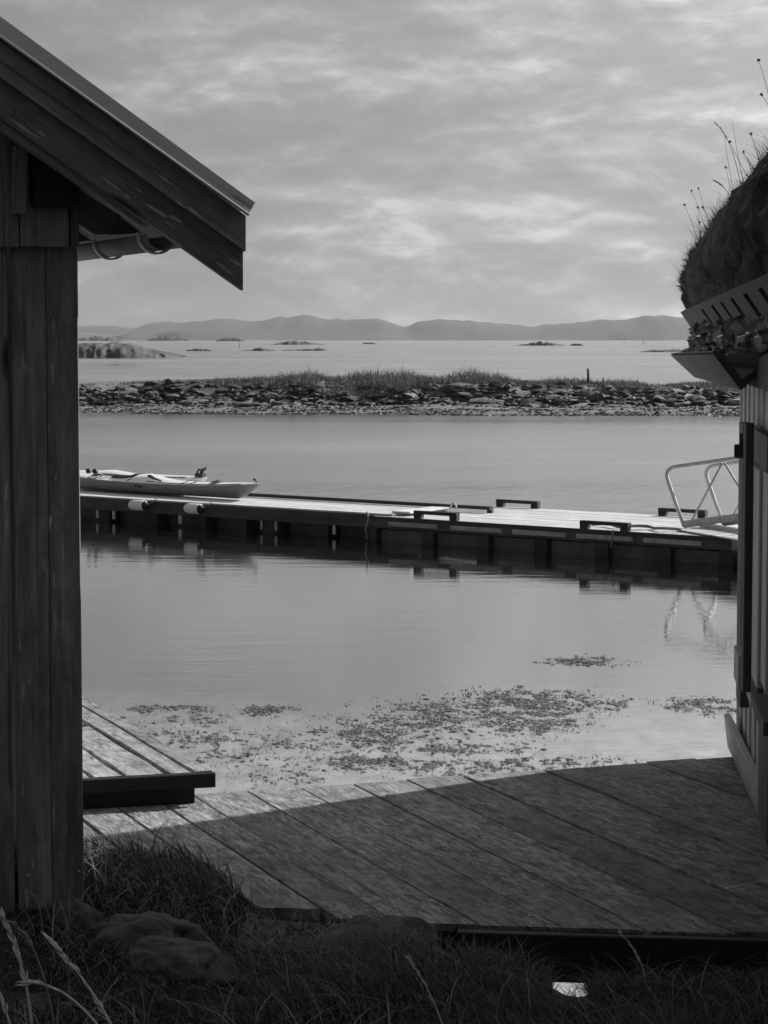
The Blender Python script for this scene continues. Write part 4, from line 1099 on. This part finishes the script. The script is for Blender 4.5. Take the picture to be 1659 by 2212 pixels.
blades("roof_grass", q + np.array([.01, 0, -.008]), hh, rng.uniform(.0025, .006, n), rng.uniform(.5, 2.2, n), tn_, M_roofgrass, 3, azi=az,
       label="short dry grass matted over the turf roof of the right shed", cat="grass")
# bark curls sticking out under the rail
def curl(c, ax, rad, L, m, seed):
    r = random.Random(seed); V = []; F = []; ax = ax.normalized(); a = ax.orthogonal().normalized(); b = ax.cross(a)
    nA = 15; nL = 5; a0 = r.uniform(0, 6.28); arc = r.uniform(3.6, 6.6); sq = r.uniform(.5, 1.0); ph = r.uniform(0, 6)
    for i in range(nL):
        f = i / (nL - 1)
        for j in range(nA):
            g = j / (nA - 1); an = a0 + g * arc; rr = rad * (1 - .45 * g) * (1 + .18 * math.sin(f * 2.5 + ph)) * (1 + .07 * math.sin(an * 3 + ph + f * 2))
            V.append(c + ax * (f - .5) * L * (1 + .12 * math.sin(an * 2 + ph)) + (a * math.cos(an) * rr + b * math.sin(an) * rr * sq))
    for i in range(nL - 1):
        for j in range(nA - 1): F.append((i * nA + j, i * nA + j + 1, (i + 1) * nA + j + 1, (i + 1) * nA + j))
    return V, F
bkt = thing("birch_bark_edge", PY(1560, 735, 8), "row of curled birch bark ends between the turf rail and the gutter", "birch bark")
Yc = 10.0; k = 0
while Yc > 3.4:
    for row, (f, z_, rr) in enumerate(((1.35, 0, .026), (1.95, -.0, .024), (2.5, -.0, .021))):
        if (row == 2 and Yc < 8.2) or (row == 1 and Yc < 5.0): continue
        c = FP(f, Yc + random.uniform(-.03, .03)) + Vector((random.uniform(-.015, .015) - .02 * row + .012, 0, random.uniform(-.008, .008) + .006 * row))
        c = Vector((c.x - (f - 1) * .028, c.y, ta.z - .045 - .042 * (row + .7) + random.uniform(-.012, .012)))
        V_, F_ = curl(c, Vector((-.75, random.uniform(-.6, .2), random.uniform(-.5, -.1))), rr * random.uniform(.8, 1.3), random.uniform(.05, .10), M_bark, k)
        o = mesh("bark_curl", V_, F_, M_bark, bkt, smooth=True); k += 1
    Yc -= .075 + .03 * random.random()
a_ = FP(1.6, 10.0); 
slab("backing_log", FP(1.0, 3) + Vector((.05, 0, 0)), FP(1.0, 10) + Vector((.05, 0, 0)), FP(1.0, 3) + Vector((.05, 0, -.17)), FP(1.0, 10) + Vector((.05, 0, -.17)), .04, M_tarshade, bkt, (1, 0, 0))
# straws and seed heads on the roof
def straw(name, pts, r, m, head=None, label=None, cat="straw", group=None, hm=None, hr=3.0, seeds=0):
    base = Vector(pts[0]); t = thing(name, base, label, cat, group)
    tube("stalk", pts, [r * (1 - .5 * i / (len(pts) - 1)) for i in range(len(pts))], m, t, 5)
    if head:
        if seeds:
            lst = []; L = len(pts); rr = random.Random(len(label) + int(base.x * 997))
            for i in range(seeds):
                f = 1 - head * rr.random(); x_ = f * (L - 1); j = min(int(x_), L - 2); p = pts[j].lerp(pts[j + 1], x_ - j); tg = (pts[j + 1] - pts[j]).normalized()
                sdv = Vector((rr.uniform(-1, 1), rr.uniform(-1, 1), rr.uniform(-1, 1))).normalized(); q = p + tg * r * hr * 2.2 + sdv * r * hr * .55
                lst.append(tube_data([p, p.lerp(q, .5) + sdv * r * .5, q], [r * .25, r * .75, r * .08], 5))
            V_, F_ = joined(lst); mesh("seed_head", V_, F_, hm or m, t, smooth=True)
        else:
            c = pts[-1]; lst = []
            rr = random.Random(int(base.z * 9991))
            for i in range(5):
                sdv = Vector((rr.uniform(-1, 1), rr.uniform(-.5, .5), rr.uniform(-.6, 1))).normalized(); lst.append(tube_data([c, c + sdv * r * hr * .6, c + sdv * r * hr], [r * .8, r * hr * .35, r * .4], 5))
            V_, F_ = joined(lst); mesh("seed_head", V_, F_, hm or M_seed, t, smooth=True)
    return t
rstraws = [((1525, 560), (1505, 500), (1478, 443), 'seed', "leftmost seed-headed stalk on the turf roof, leaning left"),
           ((1540, 545), (1520, 470), (1494, 413), 'seed', "stalk with a small round head, second from the left on the turf roof"),
           ((1545, 530), (1525, 460), (1509, 408), 'seed', "stalk with a round head left of the drooping grass ear on the roof"),
           ((1532, 560), (1510, 500), (1507, 449), 'seed', "short seed-headed stalk low on the turf roof edge"),
           ((1560, 500), (1535, 478), (1518, 449), 'seed', "stubby stalk with a dark bud between the taller roof stalks"),
           ((1548, 540), (1525, 510), (1511, 481), 'seed', "low dark bud stalk just above the turf surface"),
           ((1600, 480), (1580, 420), (1568, 362), 'seed', "stalk with a small round head below the grass ears on the roof"),
           ((1665, 440), (1620, 400), (1577, 308), 'seed', "tall bent stalk with a dark tuft near the right edge"),
           ((1670, 420), (1640, 385), (1605, 329), 'seed', "dark headed stalk behind the tall bent one on the roof"),
           ((1672, 250), (1660, 190), (1638, 130), 'seed', "highest stalk with a dark flower head at the right edge"),
           ((1680, 260), (1665, 230), (1645, 205), 'seed', "pale drooping sprig under the highest flower head"),
           ((1610, 450), (1590, 300), (1545, 266), 'ear', "long grass ear bending left at the top of the turf roof"),
           ((1600, 450), (1570, 400), (1544, 391), 'ear', "short grass ear bending left below the longer ear"),
           ((1620, 440), (1592, 340), (1582, 260), None, "thin bare stem rising straight from the turf roof"),
           ((1600, 470), (1575, 380), (1564, 285), None, "thin pale bare stem left of the grass ears"),
           ((1655, 400), (1640, 340), (1622, 290), 'seed', "feathery stalk close to the right edge above the turf")]
for a, b, c, kd, lab in rstraws:
    Yr_ = 9.6 if a[0] < 1560 else (8.4 if a[0] < 1630 else 7.0)
    pts = bez([PY(a[0], a[1] + 14, Yr_), PY(b[0], b[1], Yr_), PY(c[0], c[1], Yr_)], 7)
    if kd == 'ear': straw("roof_straw", pts, .0016, M_strawdim, .35, lab, "straw", "stalks on the turf roof", M_strawdim, 3, 26)
    elif kd: straw("roof_straw", pts, .0013, M_strawdim, 1, lab, "straw", "stalks on the turf roof", M_seed, 5.5)
    else: straw("roof_straw", pts, .0012, M_strawdim, None, lab, "straw", "stalks on the turf roof")
# loose long blades hanging around the turf edge
n = 2600; cc = rng.integers(0, 60, n); cf = rng.uniform(0, 1, 60); hf_ = np.arange(60) < 38
ci = np.where(hf_, rng.integers(2, 13, 60), rng.integers(10, 14, 60)); cy = np.where(hf_, rng.uniform(9.75, 10.05, 60), rng.uniform(5.0, 9.8, 60))
ii = ci[cc]; ff = np.clip(cf[cc] + rng.normal(0, .5, n), 0, 1); Yr = np.minimum(cy[cc] + rng.normal(0, .08, n), 10.05)
q = pr[ii] * (1 - ff[:, None]) + pr[ii + 1] * ff[:, None]; q[:, 0] += (Yr - 10.0) * .102; q[:, 1] = Yr
blades("long_roof_grass", q, rng.uniform(.03, .17, n) * np.where(rng.uniform(0, 1, n) < .35, 1, .5), rng.uniform(.0012, .003, n), rng.uniform(.1, 1.5, n), rng.uniform(.3, 1.3, n), M_roofgrass, 5, azi=rng.uniform(0, 6.28, n),
       label="longer loose grass blades sticking out of the turf roof", cat="grass")

n = 2200; cc = rng.integers(0, 46, n); cf = rng.uniform(0, 1, 46); hf_ = np.arange(46) < 30
ci = np.where(hf_, rng.integers(2, 13, 46), rng.integers(9, 14, 46)); cy = np.where(hf_, rng.uniform(9.85, 10.06, 46), rng.uniform(5.5, 9.8, 46))
ii = ci[cc]; ff = np.clip(cf[cc] + rng.normal(0, .3, n), 0, 1); Yr = np.minimum(cy[cc] + rng.normal(0, .05, n), 10.08)
q = pr[ii] * (1 - ff[:, None]) + pr[ii + 1] * ff[:, None]; q[:, 0] += (Yr - 10.0) * .102; q[:, 1] = Yr
blades("roof_weeds", q, rng.uniform(.015, .06, n), rng.uniform(.005, .014, n), rng.uniform(.3, 1.8, n), rng.uniform(0, .5, n), M_roofgrass, 3, azi=rng.uniform(0, 6.28, n),
       label="small dark leafy weed clumps on the turf roof edge", cat="weeds")

# ------------------------------------------------------------------ foreground boulders
def boulder(name, c, sx, sy, sz, seed, label, rot=0):
    import bmesh
    bm = bmesh.new(); bmesh.ops.create_icosphere(bm, subdivisions=5, radius=1.12)
    for v in bm.verts:
        p = v.co.copy(); k = 1 + mnoise.noise(p * 1.1 + Vector((seed, 0, 0))) * .30 + mnoise.noise(p * 2.7 + Vector((0, seed, 0))) * .13 + mnoise.noise(p * 8 + Vector((0, seed, 0))) * .04 - abs(mnoise.noise(p * 2.0 + Vector((seed, seed, 0)))) * .16
        v.co = Vector((p.x * sx * k, p.y * sy * k, p.z * sz * k))
    me = bpy.data.meshes.new(name); bm.to_mesh(me); bm.free(); me.materials.append(M_boulder)
    me.polygons.foreach_set('use_smooth', [True] * len(me.polygons))
    o = bpy.data.objects.new(name, me); col.objects.link(o); setp(o, None, Matrix.Translation(Vector(c)) @ Matrix.Rotation(rot, 4, 'Z')); return tag(o, label, "boulder")
boulder("boulder", G(368, 2100, 1.49), .15, .20, .075, 2.2, "smooth grey boulder in the grass, largest one left of centre", .2)
boulder("boulder", G(300, 2040, 1.49), .15, .17, .07, 5.1, "broken grey stone just under the corner of the left shed wall", -.2)
boulder("boulder", G(150, 2010, 1.49), .09, .12, .07, 8.1, "dark stone beside the foundation post of the left shed", .5)
boulder("boulder", G(60, 2205, 1.49), .12, .13, .05, 3.4, "flat dark stone in the bottom left corner", 0)
boulder("boulder", G(845, 2065, 1.38), .16, .22, .10, 6.6, "grass covered boulder under the near deck edge, right of centre", .3)
boulder("boulder", G(690, 2165, 1.47), .04, .06, .025, 1.6, "small pale stone half buried in the grass at the bottom", .3)
boulder("boulder", G(1320, 2115, 1.20), .07, .1, .04, 9.6, "small stone in the gap under the dark deck beam", .3)

# ------------------------------------------------------------------ foreground grass
def near_obst(x, y):
    k = np.ones(len(x), bool)
    for (c, a, b) in ((G(368, 2095, 1.5), .13, .16), (G(300, 2035, 1.5), .11, .12), (G(60, 2200, 1.5), .09, .09)):
        k &= ((x - c.x) / a) ** 2 + ((y - c.y) / b) ** 2 > rng.uniform(.6, 1.2, len(x))
    return k
n = 52000
y = 4.6 + rng.uniform(0, 1, n) ** .8 * 3.3; x = rng.uniform(-1.35, 1.5, n) * (y / 6.5)
cl = fbm(x * 3.1, y * 3.1, 4, 12)
k = near_obst(x, y) & (cl > .15) & (rng.uniform(0, 1, n) > .35 * sstep(-.45, -.6, x) * sstep(6.8, 7.2, y))
S = x * e1.x + y * e1.y; Tt = x * e2.x + y * e2.y
lim = Na.y + kn_ * (S - Na.x)
s2_, s3_ = seams[3], seams[4]
lim = np.where(S < seams[4], lim + .17, lim); lim = np.where(S < seams[3], lim + .60, lim); lim = np.where(S < seams[1], lim + .2, lim)
k &= (Tt < lim + rng.uniform(-.05, .10, n)) & (ground(x, y) > 1.05)
k &= ~((np.abs(x / y * 6.5 - .545) < .055) & (y > 5.85)) & ~((np.abs(x / y * 6.5 - .17) < .045) & (y > 6.1))
k &= ~((S < sK) & (Tt > tK - .02))
x, y, cl = x[k], y[k], cl[k]; n = len(x)
tuft = sstep(-.45, -.62, x) * sstep(6.7, 7.1, y)
hh = (rng.uniform(.04, .12, n) * (.45 + cl * 1.2)) * (1 + .45 * tuft)
hh = hh * np.where(x > -.42, 1 - .6 * sstep(6.0, 6.7, y), 1)
flow = fbm(x * 1.3, y * 1.3, 2, 44) * 7
blades("grass", np.stack([x, y, ground(x, y) - .01], 1), hh, rng.uniform(.0025, .0055, n), rng.uniform(.3, 2.0, n), np.clip(cl * .8 - .05 + rng.uniform(-.25, .3, n) , 0, 1) * (.8 + .45 * tuft), M_grass, 3, azi=flow + rng.normal(0, .7, n),
       label="dark matted grass covering the bank in front of the deck", cat="grass")
print('grass', n)
m_ = 2000; sel = rng.choice(n, m_, replace=False); xx, yy = x[sel], y[sel]
blades("dead_grass", np.stack([xx, yy, ground(xx, yy) - .01], 1), rng.uniform(.06, .19, m_) * np.where(xx > -.42, 1 - .6 * sstep(6.0, 6.7, yy), 1), rng.uniform(.003, .007, m_), rng.uniform(.5, 2.2, m_), rng.uniform(.3, 1.1, m_), M_grass, 5, azi=rng.normal(2.6, 1.3, m_), curl=1.4,
       label="pale dead blades lying across the dark grass of the near bank", cat="grass")
# tall straws close to the camera
fs_ = [([(70, 2225), (62, 2120), (38, 2040), (-5, 1960)], 4.2, .0042, .75, 30, M_straw, "tall pale grass ear at the extreme left edge of the picture"),
       ([(120, 2225), (95, 2080), (60, 1990), (0, 1985)], 4.2, .0028, .5, 20, M_strawdim, "dim grass ear bending left beside the tall pale ear"),
       ([(245, 2225), (205, 2140), (150, 2075), (104, 2030)], 4.4, .0042, .9, 26, M_straw, "straight pale grass ear rising to the left under the shed corner"),
       ([(220, 2225), (160, 2150), (110, 2118), (55, 2125)], 4.2, .0034, .5, 18, M_straw, "arched pale grass ear below the straight one"),
       ([(960, 2225), (935, 2150), (910, 2110), (886, 2076)], 4.6, .0026, .8, 22, M_straw, "slim pale ear at the bottom, right of centre"),
       ([(1394, 2112), (1388, 2080), (1370, 2045), (1345, 2020)], 6.0, .0034, .8, 22, M_straw, "pale grass ear standing in front of the dark deck beam"),
       ([(700, 2225), (690, 2180), (672, 2140), (655, 2118)], 4.8, .0022, .6, 18, M_strawdim, "dim grass ear at the bottom left of centre"),
       ([(1440, 2225), (1432, 2190), (1420, 2160), (1400, 2130)], 5.0, .0026, .7, 18, M_strawdim, "dim ear near the bottom right under the deck beam"),
       ([(1610, 2225), (1600, 2180), (1590, 2150), (1575, 2128)], 5.0, .0024, .7, 18, M_strawdim, "dim ear in the bottom right corner"),
       ([(1080, 2225), (1060, 2180), (1085, 2130), (1110, 2100)], 5.2, .0022, .7, 14, M_strawdim, "dim ear leaning right below the deck edge"),
       ([(25, 2225), (15, 2190), (5, 2160), (-5, 2150)], 4.0, .0034, .7, 16, M_straw, "short pale ear in the bottom left corner"),
       ([(1010, 2110), (1035, 2055), (1055, 2045), (1085, 2070)], 6.2, .0022, None, 0, M_strawdim, "bent blade looping in front of the deck beam")]
for pts, Yp, r, hd, sdn, m, lab in fs_:
    p3 = bez([PY(a, b, Yp) for a, b in pts], 12)
    straw("grass_ear", p3, r * .72, m, hd, lab, "grass ear", "grass ears in the foreground", m, 4.2, sdn)
# small white flower buds
for a, b in ((640, 3915 / 1.8228), (671, 3908 / 1.8228)):
    c = G(a / 1.0, b, 1.50)
# ------------------------------------------------------------------ haze
def haze():
    m = bpy.data.materials.new("air_haze"); m.use_nodes = True; nt = m.node_tree; nt.nodes.clear()
    o = nt.nodes.new('ShaderNodeOutputMaterial'); v = nt.nodes.new('ShaderNodeVolumePrincipled')
    v.inputs['Color'].default_value = (.95, .95, .95, 1); v.inputs['Density'].default_value = 0.15 / 7300; v.inputs['Anisotropy'].default_value = .0
    nt.links.new(v.outputs[0], o.inputs['Volume'])
    x0, x1, y0, y1, z0, z1 = -9000, 9000, -300, 9000, -2.5, 150
    vs = [(x, y, z) for z in (z0, z1) for y in (y0, y1) for x in (x0, x1)]
    o = mesh("haze", vs, [(0, 2, 3, 1), (4, 5, 7, 6), (0, 1, 5, 4), (2, 6, 7, 3), (0, 4, 6, 2), (1, 3, 7, 5)], m)
    tag(o, "thin haze softening the far hills over the water", "haze", kind="stuff")
haze()
